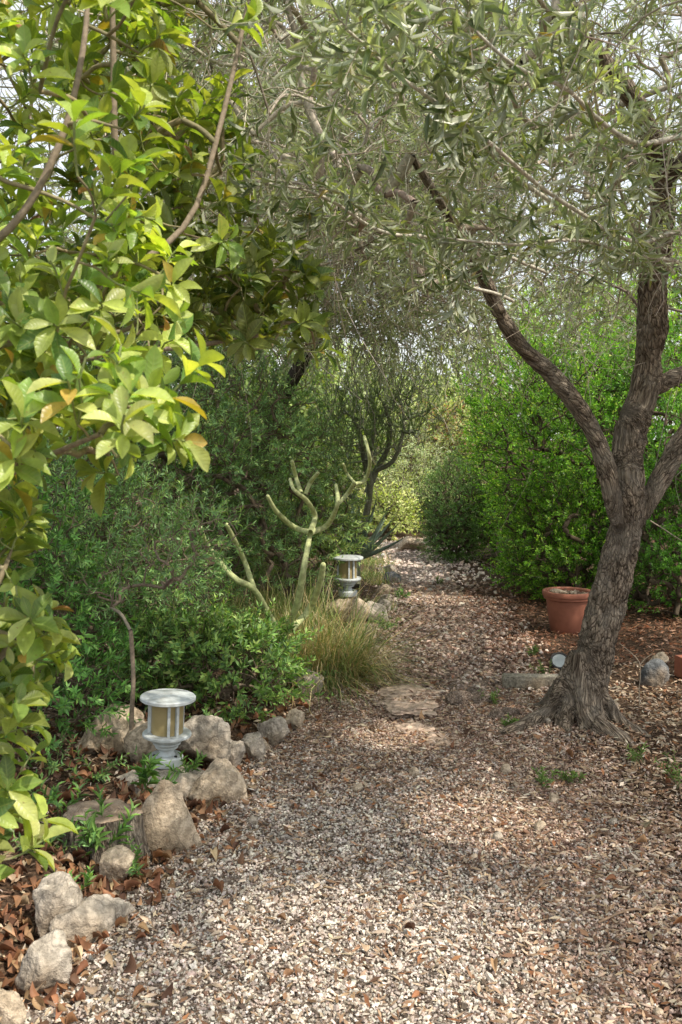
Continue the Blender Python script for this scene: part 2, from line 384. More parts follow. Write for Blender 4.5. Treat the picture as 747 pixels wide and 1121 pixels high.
# ---- wood chips and narrow dry leaves
lit = []
for (n, y0, y1, s) in ((46000, 2.0, 5.4, 1), (30000, 5.4, 9, 1.15), (9000, 9, 13, 1.5)):
    x, y = sample_ground(n, y0, y1, .8)
    pm = path_mask(x, y); w = white(x, y) * pm
    k = R.random(n) < np.where(y > 9.3, .15, 1) * (1 - .62 * w) * np.where(x < xl(y), .35, 1); x, y = x[k], y[k]; K = len(x)
    a = R.random(K) * 6.283; d = np.stack([np.cos(a), np.sin(a), R.normal(0, .28, K)], 1); nn = nz(np.stack([R.normal(0, .45, K), R.normal(0, .45, K), np.ones(K)], 1))
    red = ((x > xr(y)) & (y > 6))[:, None]
    c = palette(K, [(.42, .30, .21), (.28, .17, .11), (.55, .44, .34), (.15, .085, .055), (.62, .54, .47), (.30, .14, .07)], [.25, .25, .2, .14, .1, .06])
    c = np.where(red, c * A([.72, .52, .45]), c)
    L = R.uniform(.018, .042, K) * s
    lit.append(leaves(np.stack([x, y, gz(x, y) + .006 + R.random(K) * .014], -1), d, nn, L, L * R.uniform(.2, .42, K), c, T_CHEAP))
tag(mk('leaf_litter', lit, M_dry, smooth=False), kind='stuff', cat='leaf litter', label='small dry leaves and wood chips strewn over path and soil')
# ---- big dry orange leaves beside the edging
x, y = sample_ground(42000, 2.1, 5.6, .7)
e = x - xl(y); dens = np.exp(-(e + .02) ** 2 / .022) * sst((4.4 - y) / 1.8) + .55 * (e < 0) * np.exp(-(e ** 2) / .6) * sst((5.6 - y) / 2) + .006
k = R.random(len(x)) < dens * .42; x, y = x[k], y[k]; K = len(x)
a = R.random(K) * 6.283; d = np.stack([np.cos(a), np.sin(a), R.normal(0, .35, K)], 1); nn = nz(np.stack([R.normal(0, .5, K), R.normal(0, .5, K), np.ones(K)], 1))
nn *= np.where(R.random(K) < .5, -1, 1)[:, None]
c = palette(K, [(.31, .155, .085), (.23, .105, .06), (.40, .245, .145), (.14, .075, .05), (.48, .37, .26)], [.28, .25, .17, .18, .12])
L = R.uniform(.024, .055, K)
tag(mk('dry_leaves', [leaves(np.stack([x, y, gz(x, y) + .014 + R.random(K) * .02], -1), d, nn, L, L * .55, c, T_DRY)], M_dry), kind='stuff', cat='dry leaves', label='curled orange brown leaves drifted against the edging stones')

# ------------------------------------------------------------------ rocks
def rock(name, c, size, seed, mat, label, cat='stone', group=None, rotz=0, sub=5, cuts=14, tip=None, rough=.05, sink=.26):
    """c = ground contact point (x,y); size = full extents"""
    r = np.random.default_rng(seed); bm = bmesh.new(); bmesh.ops.create_icosphere(bm, subdivisions=sub, radius=1)
    V = A([v.co[:] for v in bm.verts]); Fc = A([[v.index for v in f.verts] for f in bm.faces]); bm.free()
    for _ in range(cuts):
        n = nz(r.normal(size=3)); h = r.uniform(.38, .8); d = V @ n - h; k = d > 0
        V[k] -= n * d[k, None] * .93
    V = V * (1 + rough * 2 * fbm(V * 1.4 + seed, 2, seed)[:, None]) + nz(V) * ((rough * fbm(V * 5 + seed, 4, seed + 5) + .35 * rough * (1 - 2 * np.abs(noise(V * 9 + seed, seed))))[:, None])
    if tip is not None:
        t = np.clip(V[:, 2], 0, 1)[:, None]; V[:, :2] *= 1 - .55 * t; V[:, :2] += A(tip) * t
    mn, mx = V.min(0), V.max(0); V = (V - (mn + mx) / 2) / (mx - mn) * A(size)
    cz, sz = math.cos(rotz), math.sin(rotz); V = V @ A([[cz, sz, 0], [-sz, cz, 0], [0, 0, 1]])
    z0 = float(gz(c[0], c[1])) if len(c) < 3 else c[2]
    o = mk(name, [(V, Fc, (.4, .4, .4))], mat)
    o.location = (c[0], c[1], z0 + size[2] * (.5 - sink)); 
    return tag(o, label, cat, group)
S = 1 / F
def rock_px(name, px, pyb, w, h, seed, mat, label, dd=None, raise_=0, **kw):
    """px centre, pyb base pixel row, w,h size in px on the photo"""
    g = G(px, pyb, raise_); d = g[1]; W = w * S * d; H = h * S * d
    return rock(name, (g[0], g[1] + W * .25, raise_ + float(gz(g[0], g[1])) * (0 if raise_ else 1)), (W, W * (dd or .8), H * 1.42), seed, mat, label, **kw)
ED = 'limestone edging stones along the left of the path'
rock_px('edging_stone', 6, 1135, 46, 50, 1, M_stone2, 'tan edging stone cut by the bottom left corner of the picture', group=ED)
rock_px('edging_stone', 45, 1086, 66, 56, 2, M_stone, 'rounded grey edging stone ringed by orange dry leaves, nearest whole one', group=ED, raise_=.01)
rock_px('edging_stone', 98, 1036, 118, 40, 3, M_stone, 'long low grey edging stone lying diagonally behind the nearest one', group=ED, rotz=.85, dd=.38)
rock_px('edging_stone', 60, 1017, 56, 50, 4, M_stone, 'upright grey stone just inside the bed by the broad leaves', group=ED, raise_=.05)
rock_px('edging_stone', 127, 966, 40, 34, 5, M_stone2, 'small pale stone between the long low stone and the pointed one', group=ED, raise_=.03)
rock_px('edging_stone', 178, 937, 84, 78, 16, M_stone2, 'big pointed cream stone leaning beside the tree stump', group=ED, tip=(.35, .0), cuts=12, dd=.6, rotz=.3)
rock_px('edging_stone', 236, 884, 70, 46, 7, M_stone2, 'long cream stone with orange leaves in front, below the lamp', group=ED, rotz=.35, dd=.55, tip=(.2, .1))
rock_px('edging_stone', 254, 845, 30, 34, 8, M_stone, 'small upright grey stone right of the near lamp', group=ED)
rock_px('edging_stone', 276, 832, 30, 28, 9, M_stone, 'small low grey stone third from the near lamp', group=ED)
rock_px('edging_stone', 299, 816, 38, 30, 10, M_stone, 'blocky pale grey stone just before the sunlit gravel', group=ED)
rock_px('edging_stone', 320, 797, 28, 22, 11, M_stone2, 'sunlit tan stone where the dry grass starts', group=ED)
rock_px('edging_stone', 338, 762, 34, 28, 12, M_stone, 'grey stone half hidden under the blond grass', group=ED)
rock_px('edging_stone', 385, 712, 30, 22, 13, M_stone2, 'cream stone poking out of the blond grass tips', group=ED)
rock_px('edging_stone', 411, 683, 30, 22, 14, M_stone, 'rounded pale stone in front of the far lamp', group=ED)
rock_px('edging_stone', 386, 672, 30, 22, 15, M_stone2, 'brownish stone at the foot of the far lamp', group=ED, raise_=.06)
rock_px('edging_stone', 424, 664, 20, 14, 17, M_stone, 'small dark stone beyond the far lamp', group=ED)
rock_px('edging_stone', 430, 640, 20, 13, 18, M_grey, 'low dark stone at the narrowing of the path', group=ED)
for n, (px, pyb, w, h, lab) in enumerate([(352, 752, 30, 22, 'pale stone peeping from under the blond grass'), (368, 736, 28, 20, 'low tan stone in the middle of the hanging grass'), (400, 700, 26, 18, 'pale stone just before the rounded one by the far lamp'), (418, 672, 22, 15, 'small pale stone on the path side of the far lamp'), (421, 652, 18, 12, 'little grey stone past the far lamp'), (428, 630, 18, 12, 'last dark stone before the path bends'), (288, 822, 18, 14, 'tiny tan stone wedged between two edging stones')]):
    rock_px('edging_stone', px, pyb, w, h, 120 + n, [M_stone2, M_stone][n % 2], lab, group=ED)
BD = 'boulders in the planted bed'
rock_px('boulder', 116, 826, 76, 50, 21, M_stone2, 'weathered tan boulder behind the sapling stem', cat='boulder', group=BD, raise_=.07)
rock_px('boulder', 157, 836, 50, 42, 22, M_stone2, 'cream boulder between the sapling stem and the lamp', cat='boulder', group=BD, raise_=.08)
rock_px('boulder', 222, 832, 66, 46, 23, M_stone, 'smooth grey boulder standing behind the near lamp', cat='boulder', group=BD, raise_=.08, cuts=6)
rock_px('boulder', 335, 726, 46, 30, 24, M_stone2, 'tan boulder under the shrub beside blond grass', cat='boulder', group=BD, raise_=.05)
l2 = P(381, 652, 7.35); rock('boulder', (l2[0], l2[1], -.03), (.36, .30, l2[2] + .036), 41, M_stone2, 'tan boulder carrying the distant lamp', 'boulder', BD, sub=5, cuts=0, sink=.0, rough=.04)
# slab under the near lamp
lb = P(182, 838, 3.86)
rock('boulder', (lb[0] - .02, lb[1] - .03, lb[2] - .20), (.46, .34, .24), 30, M_stone, 'flat grey slab carrying the near lamp', 'boulder', BD, sub=5, cuts=0, sink=.0, rough=.03, rotz=.3).location.z = lb[2] - .112
FR = 'rocks where the path bends out of sight'
rock_px('rock', 452, 604, 34, 16, 31, M_stone2, 'low reddish rock pile stone at the end of the path', cat='rock', group=FR)
rock_px('rock', 474, 599, 22, 14, 32, M_stone, 'small grey rock right of the path end', cat='rock', group=FR)
rock_px('rock', 437, 601, 16, 9, 33, M_stone, 'small pale rock left of the path end', cat='rock', group=FR)
rock_px('rock', 548, 610, 20, 10, 34, M_stone, 'pale rock at the foot of the green hedge', cat='rock')
rock_px('rock', 719, 752, 34, 28, 35, M_grey, 'smooth blue grey rock beside the hollow brick', cat='rock', cuts=2)
rock_px('rock', 725, 732, 22, 14, 36, M_stone2, 'small tan rock behind the blue grey rock', cat='rock')
rock_px('rock', 642, 806, 14, 14, 37, M_stone2, 'cream pebble caught between the olive roots', cat='rock')
rock_px('rock', 668, 790, 26, 13, 38, M_stone2, 'flat tan stone right of the olive roots', cat='rock')
# pale stones loose on the path
for n, (px, py, w, lab) in enumerate([(555, 850, 13, 'round white stone on the path between the weeds and the big tree'), (454, 854, 12, 'white stone lying alone in the centre of the path'),
        (608, 880, 13, 'white stone in front of the olive roots'), (519, 941, 9, 'tiny bright white stone low in the centre'), (565, 865, 8, 'tiny grey white stone near the round white stone'),
        (592, 912, 14, 'flat cream stone on brown chips'), (545, 922, 13, 'grey stone in mid gravel'), (275, 1000, 11, 'cream pebble near the dry orange leaves'), (672, 903, 10, 'cream stone among wood chips toward the right'),
        (392, 870, 12, 'pinkish stone left of path centre'), (276, 905, 12, 'tan angular stone beside the long cream stone'), (722, 1112, 12, 'white stone in the bottom right corner'), (600, 800, 8, 'small white stone left of the olive roots')]):
    rock_px('loose_stone', px, py, w, w * .75, 50 + n, [M_stone, M_stone2][n % 2] if n > 4 else M_stone2, lab, group='loose pale stones on the gravel', sub=3, cuts=6, sink=.1)
# bare rock shelf showing through gravel
M_shelf = soil_mat('pale_shelf', [(.3, (.50, .37, .28)), (.5, (.62, .47, .36)), (.7, (.72, .58, .46))], 28, .008)
for n, (px, py, w, d_, lab) in enumerate([(448, 772, 74, 1.0, 'pale sandy bedrock patch in the middle of the path'), (486, 814, 44, .9, 'small pale bedrock patch nearer the camera'), (455, 798, 50, 1.0, 'pinkish bedrock patch linking the two pale ones')]):
    g = G(px, py); W = w * S * g[1]
    rock('bedrock_patch', (g[0], g[1], float(gz(g[0], g[1])) - .001), (W * 1.15, W * d_ * 1.7, .05), 90 + n, M_shelf, lab, 'bedrock', 'bedrock patches in the path', sub=5, cuts=3, sink=.5, rough=.2)
# dirt lumps by the roots
for n, (px, py, w, h) in enumerate([(505, 778, 34, 14), (528, 776, 26, 14), (545, 792, 22, 12), (520, 765, 20, 9), (560, 790, 20, 10)]):
    rock_px('dirt_clod', px, py, w, h, 70 + n, M_path, 'brown clod of earth left of the olive roots', cat='clod', group='clods of earth left of the olive roots', sub=3, cuts=3)

# ------------------------------------------------------------------ openings in the tree crowns through which sun flecks reach the ground
SUN = nz(A([.52, -.42, .92]))
GAPS = [(-.55, 5.2, .30), (-.2, 6.1, .34), (-.75, 4.25, .26), (.25, 4.6, .16), (-1.15, 3.0, .26), (.5, 11.4, .5), (.8, 13.2, .6), (-.1, 7.6, .25), (.55, 3.6, .22), (1.9, 5.6, .2), (-1.3, 5.6, .3), (.75, 8.4, .25), (-.95, 2.5, .25), (.15, 2.6, .4), (1.35, 6.6, .16)]
def in_gap(p, pad=0.0):
    m = np.zeros(len(p), bool)
    for gx_, gy_, gr_ in GAPS:
        o = p - A([gx_, gy_, 0.]); a = o @ SUN; m |= (np.linalg.norm(o - a[:, None] * SUN, axis=1) < gr_ + pad) & (p[:, 2] > 1.5)
    return m
# ------------------------------------------------------------------ branch growth
def grow(init, att, step, r_tip, r_pow=.42, r_max=.04, jitter=.12, up=.06, nn=6, rng=R):
    init = np.asarray(init, float); D = np.full(len(att), 1e9)
    for q in init: D = np.minimum(D, np.linalg.norm(att - q, axis=1))
    att = att[np.argsort(D)]
    cap = len(init) + len(att) * 12; nodes = np.empty((cap, 3)); par = np.full(cap, -1, int); nodes[:len(init)] = init; n = len(init)
    paths = []
    for a in att:
        dv = nodes[:n] - a; dd = np.einsum('ij,ij->i', dv, dv); j = int(np.argmin(dd)); d = math.sqrt(dd[j])
        if d < .02: continue
        k = int(min(10, max(2, round(d / step)))); p0 = nodes[j]
        c = (p0 + a) / 2 + rng.normal(size=3) * jitter * d + A([0, 0, up * d])
        t = (np.arange(1, k + 1) / k)[:, None]
        q = p0 * (1 - t) ** 2 + 2 * c * t * (1 - t) + a * t * t + rng.normal(size=(k, 3)) * .02 * d * (1 - t)
        ids = list(range(n, n + k)); nodes[n:n + k] = q; par[n] = j; par[n + 1:n + k] = np.arange(n, n + k - 1); n += k
        paths.append([j] + ids)
    cnt = np.zeros(n); 
    for p in paths: cnt[p[-1]] += 1
    for i in range(n - 1, -1, -1):
        if par[i] >= 0: cnt[par[i]] += cnt[i]
    rr = np.minimum(r_tip * np.maximum(cnt, 1) ** r_pow, r_max)
    PT = np.empty((len(paths), nn, 3)); RD = np.empty((len(paths), nn))
    for m, p in enumerate(paths):
        pts = nodes[p]; r = rr[p].copy(); r[0] = min(r[0], r[1] * 1.1)
        t = np.linspace(0, len(p) - 1, nn); i = np.minimum(t.astype(int), len(p) - 2); f = t - i
        PT[m] = pts[i] * (1 - f)[:, None] + pts[i + 1] * f[:, None]; RD[m] = r[i] * (1 - f) + r[i + 1] * f
    ends = PT[:, -1]; dirs = nz(PT[:, -1] - PT[:, -3])
    return PT, RD, ends, dirs, nodes[:n]
def shoots(b, d, L, sag, wob, nn=6):
    K = len(b); t = np.linspace(0, 1, nn)[None, :, None]; L = np.broadcast_to(L, (K,))[:, None, None]; d = nz(d)[:, None, :]
    w1 = rdir(K)[:, None, :] * wob; w2 = rdir(K)[:, None, :] * wob * .4
    return b[:, None, :] + L * (d * t + A([0, 0, -1.0]) * np.broadcast_to(sag, (K,))[:, None, None] * t ** 2 + w1 * t ** 2 + w2 * np.sin(t * 6.28))
def leaves_on(PT, M, ang, L, W, cols, probs, tpl, phyl='spiral', s0=.1, up=.3, jit=.25, taper=.25, droop=0, brighten=0, cfun=None):
    K, Nn = PT.shape[:2]; T = frames(PT); mt = nz(PT[:, -1] - PT[:, 0]); ax = np.argmin(np.abs(mt), 1); ref = np.eye(3)[ax]
    s = s0 + (1 - s0) * (np.arange(M) + .5) / M; s = np.clip(s[None] + R.normal(0, .3 / M, (K, M)), 0, 1) * (Nn - 1)
    i = np.minimum(s.astype(int), Nn - 2); f = (s - i)[..., None]; kk = np.arange(K)[:, None]
    p = PT[kk, i] * (1 - f) + PT[kk, i + 1] * f; t = nz(T[kk, i] * (1 - f) + T[kk, i + 1] * f)
    U = nz(np.cross(t, ref[:, None, :])); Vv = np.cross(t, U)
    j = np.arange(M)
    ph = (j * 2.39996)[None] if phyl == 'spiral' else ((j // 2) * 1.571 + (j % 2) * math.pi)[None]
    ph = ph + R.random((K, 1)) * 6.283 + R.normal(0, jit, (K, M))
    o = U * np.cos(ph)[..., None] + Vv * np.sin(ph)[..., None]
    a = (ang + R.normal(0, .2, (K, M)))[..., None]
    d = t * np.cos(a) + o * np.sin(a) + A([0, 0, -droop]) + R.normal(0, .08, (K, M, 3))
    n = t * np.sin(a) - o * np.cos(a) + A([0, 0, up]) + R.normal(0, .2, (K, M, 3))
    LL = L * (1 - taper * np.abs(s / (Nn - 1) - .45) * 2) * np.exp(R.normal(0, .16, (K, M)))
    c = palette(K * M, cols, probs)
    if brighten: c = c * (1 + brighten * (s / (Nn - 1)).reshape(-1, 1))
    P_ = p.reshape(-1, 3)
    if cfun is not None: c = cfun(P_, c)
    c = np.clip(c * (1 + .38 * noise(P_ * 3.1, 6) + .2 * noise(P_ * 9, 7))[:, None], .004, .9)
    return leaves(P_, d.reshape(-1, 3), n.reshape(-1, 3), LL.ravel(), LL.ravel() * W, c, tpl)
def shell(blobs, n, inner=.45):
    w = A([b[1][0] * b[1][1] + b[1][0] * b[1][2] + b[1][1] * b[1][2] for b in blobs], float); w /= w.sum()
    pts, outs = [], []
    for (c, r), q in zip(blobs, w):
        k = int(n * q) + 1; d = rdir(k); rr = (inner ** 3 + (1 - inner ** 3) * R.random(k)) ** (1 / 3)
        lump = 1 + .30 * noise(d * 2.3 + A(c), 2) + .12 * noise(d * 5 + A(c), 4)
        pts.append(A(c) + d * (rr * lump)[:, None] * A(r)); outs.append(nz(d * A([1, 1, 1])))
    return np.concatenate(pts), np.concatenate(outs)
def plant(name, label, cat, base, blobs, n, shL, M, ang, L, W, cols, probs, mat, tcol=(.16, .12, .085), tpl=T_CHEAP, group=None, up=.35, sag=.1, wob=.25, r_tip=.0018, r_max=.03,
          inner=.45, keep=None, phyl='spiral', outw=.8, upw=.6, step=.12, brighten=.3, twig='stems', crown='foliage', zmin=.06, s0=.1, trunk=None, droop=0, cfun=None, lup=.3, bare=0, tip_only=None):
    base = A([float(q) for q in base]); att, out = shell(blobs, n, inner)
    k = att[:, 2] > zmin
    if keep is not None: k &= keep(att)
    k &= ~in_gap(att, .08)
    att, out = att[k], out[k]
    init = [base, base + A([0, 0, .05])] if trunk is None else list(trunk[0][len(trunk[0]) // 3:])
    o = thing(name, label, cat, base, group)
    PT, RD, ends, dirs, nodes = grow(init, att, step, r_tip, r_max=r_max, up=up * .3)
    # outward direction per end: nearest blob normal
    cen = A([b[0] for b in blobs]); rr = A([b[1] for b in blobs])
    q = (ends[:, None, :] - cen[None]) / rr[None]; m = np.argmin((q ** 2).sum(2), 1); od = nz(q[np.arange(len(ends)), m])
    K = len(ends); sd = nz(dirs * .4 + od * outw + A([0, 0, upw]) + R.normal(0, .3, (K, 3)))
    SH = shoots(ends, sd, shL * np.exp(R.normal(0, .25, K)), sag, wob)
    g = [tubes(PT, RD, 5, palette(len(PT), [tcol], [1], .15))]
    rs = np.linspace(1, .5, SH.shape[1])[None] * r_tip * np.ones((K, 1)); g.append(tubes(SH, rs, 3, palette(K, [tuple(A(tcol) * 1.15)], [1], .15)))
    def loc(gs): return [(a[0] - base, *a[1:]) for a in gs]
    if trunk is not None:
        tp, tr = trunk; tp2, tr2 = smooth_line(tp, tr, 24)
        mk('trunk', loc([tubes(tp2[None], tr2[None] * (1 + .08 * noise(tp2 * 9)[None]), 14, tcol)]), M_barkd if max(tr) > .03 else M_twig, o)
    mk(twig, loc(g), M_twig, o)
    lf = SH if bare == 0 else SH[R.random(K) > bare]
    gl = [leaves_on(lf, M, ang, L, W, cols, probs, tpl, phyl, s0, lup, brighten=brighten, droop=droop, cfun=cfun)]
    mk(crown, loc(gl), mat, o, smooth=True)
    return o

# ------------------------------------------------------------------ big olive tree
def fused_trunk(lines, voxel, seed, parent, base, mat, amp=.012):
    gs = []
    for pts, r, n in lines:
        p, rr = smooth_line(pts, r, n); gs.append((p, rr))
    bm = bmesh.new()
    for p, rr in gs:
        V, Fc, _, _ = tubes(p[None], rr[None], 20, (1, 1, 1)); vs = [bm.verts.new(v) for v in V]
        for f in Fc: bm.faces.new([vs[q] for q in f])
        bm.faces.new(vs[:20][::-1]); bm.faces.new(vs[-20:])
    me = bpy.data.meshes.new('tmp'); bm.to_mesh(me); bm.free(); ob = bpy.data.objects.new('tmp', me); COL.objects.link(ob)
    md = ob.modifiers.new('r', 'REMESH'); md.mode = 'VOXEL'; md.voxel_size = voxel
    s = ob.modifiers.new('s', 'SMOOTH'); s.iterations = 6; s.factor = .6
    dg = bpy.context.evaluated_depsgraph_get(); ev = ob.evaluated_get(dg); m2 = ev.to_mesh()
    n = len(m2.vertices); V = np.empty(n * 3); m2.vertices.foreach_get('co', V); V = V.reshape(-1, 3)
    Nn = np.empty(n * 3); m2.vertices.foreach_get('normal', Nn); Nn = Nn.reshape(-1, 3)
    Fq = [tuple(p.vertices) for p in m2.polygons]; F4 = A([f for f in Fq if len(f) == 4])
    ev.to_mesh_clear(); bpy.data.objects.remove(ob)
    # along-limb coordinates
    C, Tn, Ln, Rr = [], [], [], []
    for p, rr in gs:
        seg = np.concatenate([[0], np.cumsum(np.linalg.norm(np.diff(p, axis=0), axis=1))]); C.append(p); Tn.append(frames(p[None])[0]); Ln.append(seg); Rr.append(rr)
    C, Tn, Ln, Rr = map(np.concatenate, (C, Tn, Ln, Rr))
    lp = np.empty_like(V); RL = np.empty(n)
    for a in range(0, n, 4000):
        d = np.linalg.norm(V[a:a + 4000, None] - C[None], axis=2) / Rr[None]; d1 = d - d.min(1, keepdims=True); w = np.exp(-d1 * 4) * Rr[None]; w /= w.sum(1, keepdims=True)
        c, t, l = w @ C, nz(w @ Tn), w @ Ln; o = V[a:a + 4000] - c; al = np.einsum('ij,ij->i', o, t)[:, None]
        RL[a:a + 4000] = w @ Rr; tw = l * 1.4; per = o - al * t
        cr = np.cross(t, per); per = per * np.cos(tw)[:, None] + cr * np.sin(tw)[:, None]
        lp[a:a + 4000] = per + t * 0 + A([0, 0, 1]) * (l[:, None] + al) * .36
    f = fbm(lp * 38, 4, seed); rid = 1 - np.abs(noise(lp * 30, seed + 3)) * 2.4
    V = V + Nn * (np.clip(RL / .1, .06, 1) ** 1.3 * (amp * .6 * f + amp * .5 * rid - .004 + .016 * noise(V * 7, seed + 9) + .005 * fbm(V * 45, 3, seed + 2)))[:, None]
    return mk('trunk', [(V - base, F4, (.2, .2, .2), lp)], mat, parent)
def line_px(pts): return [P(a, b, d) for a, b, d in pts]
d0 = TB[1]
olive = thing('olive_tree', 'large gnarled olive tree with forked leaning trunk on the right of the path', 'tree', (TB[0], TB[1], 0))
ob_ = A([TB[0], TB[1], 0.])
base_r = .145
trunk_pts = [A([TB[0] - .02, d0 + .06, -.12])] + line_px([(640, 770, d0 + .05), (652, 715, d0 + .05), (668, 650, d0 + .05), (683, 590, d0 + .05), (688, 540, d0 + .05), (687, 500, d0 + .07), (690, 462, d0 + .1)])
up_l = line_px([(688, 500, d0 + .07), (697, 452, d0 + .1), (708, 410, d0 + .1), (714, 360, d0 + .05), (716, 310, d0), (722, 260, d0 - .1), (728, 200, d0 - .3), (700, 120, d0 - .7), (640, 40, d0 - 1.1)])
left_l = line_px([(676, 575, d0 - .02), (666, 522, d0 - .05), (652, 478, d0 - .05), (626, 436, d0 - .08), (598, 404, d0 - .1), (570, 378, d0 - .15), (548, 345, d0 - .2), (528, 300, d0 - .3), (500, 250, d0 - .5), (450, 170, d0 - .9)])
right_l = line_px([(690, 580, d0 + .06), (712, 545, d0 + .1), (735, 505, d0 + .2), (762, 460, d0 + .3), (800, 400, d0 + .4), (840, 300, d0 + .5)])
side_l = line_px([(708, 425, d0 + .1), (735, 415, d0 + .2), (765, 395, d0 + .4), (800, 330, d0 + .8)])
bk = [up_l[5], up_l[5] + A([.1, .35, .3]), up_l[5] + A([.2, 1.0, .6]), up_l[5] + A([.3, 1.9, .9])]
fr_ = [up_l[6], up_l[6] + A([.1, -.4, .2]), up_l[6] + A([.0, -1.0, .4]), up_l[6] + A([.1, -1.7, .6])]
lines = [(trunk_pts, [.165, .108, .092, .089, .089, .085, .08, .072], 60), (up_l, [.075, .075, .072, .074, .072, .064, .052, .04, .025], 70),
         (left_l, [.036, .045, .046, .045, .044, .041, .038, .034, .026, .016], 70), (right_l, [.04, .056, .056, .054, .05, .04], 50), (side_l, [.05, .045, .04, .03], 30), (bk, [.05, .045, .035, .02], 24), (fr_, [.04, .035, .025, .016], 24)]
for a, L_, w, s_ in ((-2.85, .52, .058, .15), (-2.2, .34, .045, .3), (-1.42, .42, .078, .25), (-.55, .40, .055, -.2), (1.0, .3, .05, 0), (2.4, .35, .05, 0)):
    c = A([TB[0], d0 + .06]); dr = A([math.cos(a), math.sin(a)]); dq = A([math.cos(a + s_ * 2), math.sin(a + s_ * 2)])
    p = [A([*(c + dr * .01 ), .36]), A([*(c + dr * .085), .19]), A([*(c + dr * .19), .05]), A([*(c + dr * .19 + dq * (L_ - .24)), .006]), A([*(c + dr * .19 + dq * L_), -.09])]
    lines.append((p, [w * .9, w, w * .85, w * .55, w * .2], 22))
fused_trunk(lines, .008, 4, olive, ob_, M_bark, .014)

init = np.concatenate([smooth_line(l, np.ones(len(l)), 14)[0][5:] for l in (up_l, left_l, right_l, side_l, bk, fr_)])
n = 4700
c_ = np.stack([R.uniform(-1.3, 4.0, n * 10), R.uniform(.7, 8.0, n * 10), R.uniform(2.12, 4.9, n * 10)], 1)
dist_edge = ((c_[:, 0] - 1.3) / 3.0) ** 2 + ((c_[:, 1] - 4.4) / 3.9) ** 2
top = 4.9 - 1.2 * dist_edge
ztop_vis = 1.5 + .56 * c_[:, 1] + .25
k = (dist_edge < 1.05) & (c_[:, 2] < top) & (c_[:, 2] > 2.12 + .12 * noise(c_ * 2.1) + .25 * (c_[:, 1] < 2.3) + .05 * (c_[:, 0] < -.2))
vis = (np.abs(c_[:, 0]) < .38 * c_[:, 1] + .3) & (c_[:, 2] < ztop_vis)
k &= ~((c_[:, 1] < 2.6) & (c_[:, 0] < .95 ) & ~((c_[:, 1] > 2.0) & (c_[:, 0] > -.35) & (c_[:, 2] < 2.75)))
cl = noise(c_ * 1.45, 21); k &= (cl > np.where(vis, -.16, -.5)) & ~in_gap(c_, .08)
att = np.concatenate([c_[k & vis][:4000], c_[k & ~vis][:4600]])  # crown parts out of view added thickly to shade the ground
PT, RD, ends, dirs, nodes = grow(init, att, .1, .0016, r_pow=.40, r_max=.03, jitter=.16, up=.05)
K = len(ends)
sd = nz(dirs * .8 + A([-.15, -.25, .15]) + R.normal(0, .45, (K, 3)))
SH = shoots(ends, sd, R.uniform(.16, .42, K), .28, .28, 7)
# bare twiggy tangle low inside
kb = 3800; bi = nodes[R.integers(0, len(nodes), kb * 2)]; bi = bi[(bi[:, 2] < 3.1) & ~in_gap(bi)][:kb]
BR = shoots(bi, rdir(len(bi)) + A([-.2, -.2, -.05]), R.uniform(.15, .6, len(bi)), .25, .55, 7)
tw = palette(K, [(.46, .41, .33), (.34, .28, .22), (.55, .50, .42)], [.4, .4, .2])
g = [tubes(PT, RD, 6, tw), tubes(SH, np.linspace(1, .45, 7)[None] * .0017 * np.ones((K, 1)), 4, palette(K, [(.36, .35, .26), (.3, .25, .19)], [.6, .4])),
     tubes(BR, np.linspace(1, .4, 7)[None] * R.uniform(.0013, .0026, (len(bi), 1)), 4, palette(len(bi), [(.55, .49, .41), (.38, .32, .25)], [.5, .5]))]
# a few long pale boughs crossing the view, growing out of the crown
bo = []
for pts in ([(747, 255, 3.6), (690, 262, 3.3), (600, 210, 2.9), (520, 140, 2.5), (440, 85, 2.2), (375, 35, 2.0)], [(640, 240, 3.4), (560, 190, 3.0), (480, 90, 2.5), (430, 35, 2.3), (395, -20, 2.1)],
            [(600, 300, 4.2), (500, 262, 3.6), (420, 255, 3.1), (350, 215, 2.7), (290, 200, 2.6)], [(747, 150, 3.0), (690, 155, 2.8), (630, 105, 2.5), (560, 70, 2.3), (500, 10, 2.1)],
            [(560, 330, 4.5), (480, 300, 4.1), (400, 250, 3.6), (330, 230, 3.3)], [(760, 290, 3.9), (700, 280, 3.6), (640, 262, 3.3), (560, 268, 3.0), (500, 262, 2.8)], [(735, 300, 4.2), (690, 240, 3.8), (660, 140, 3.2), (650, 30, 2.8)]):
    p, r_ = smooth_line(line_px(pts), np.linspace(.0085, .003, len(pts)), 20); p = p + .012 * A([noise(p * 5, 1), noise(p * 5, 2), noise(p * 5, 3)]).T; bo.append((p, r_))
g.append(tubes(A([b[0] for b in bo]), A([b[1] for b in bo]), 8, (.56, .53, .45)))
mk('twigs', [(a[0] - ob_, *a[1:]) for a in g], M_twig, olive)
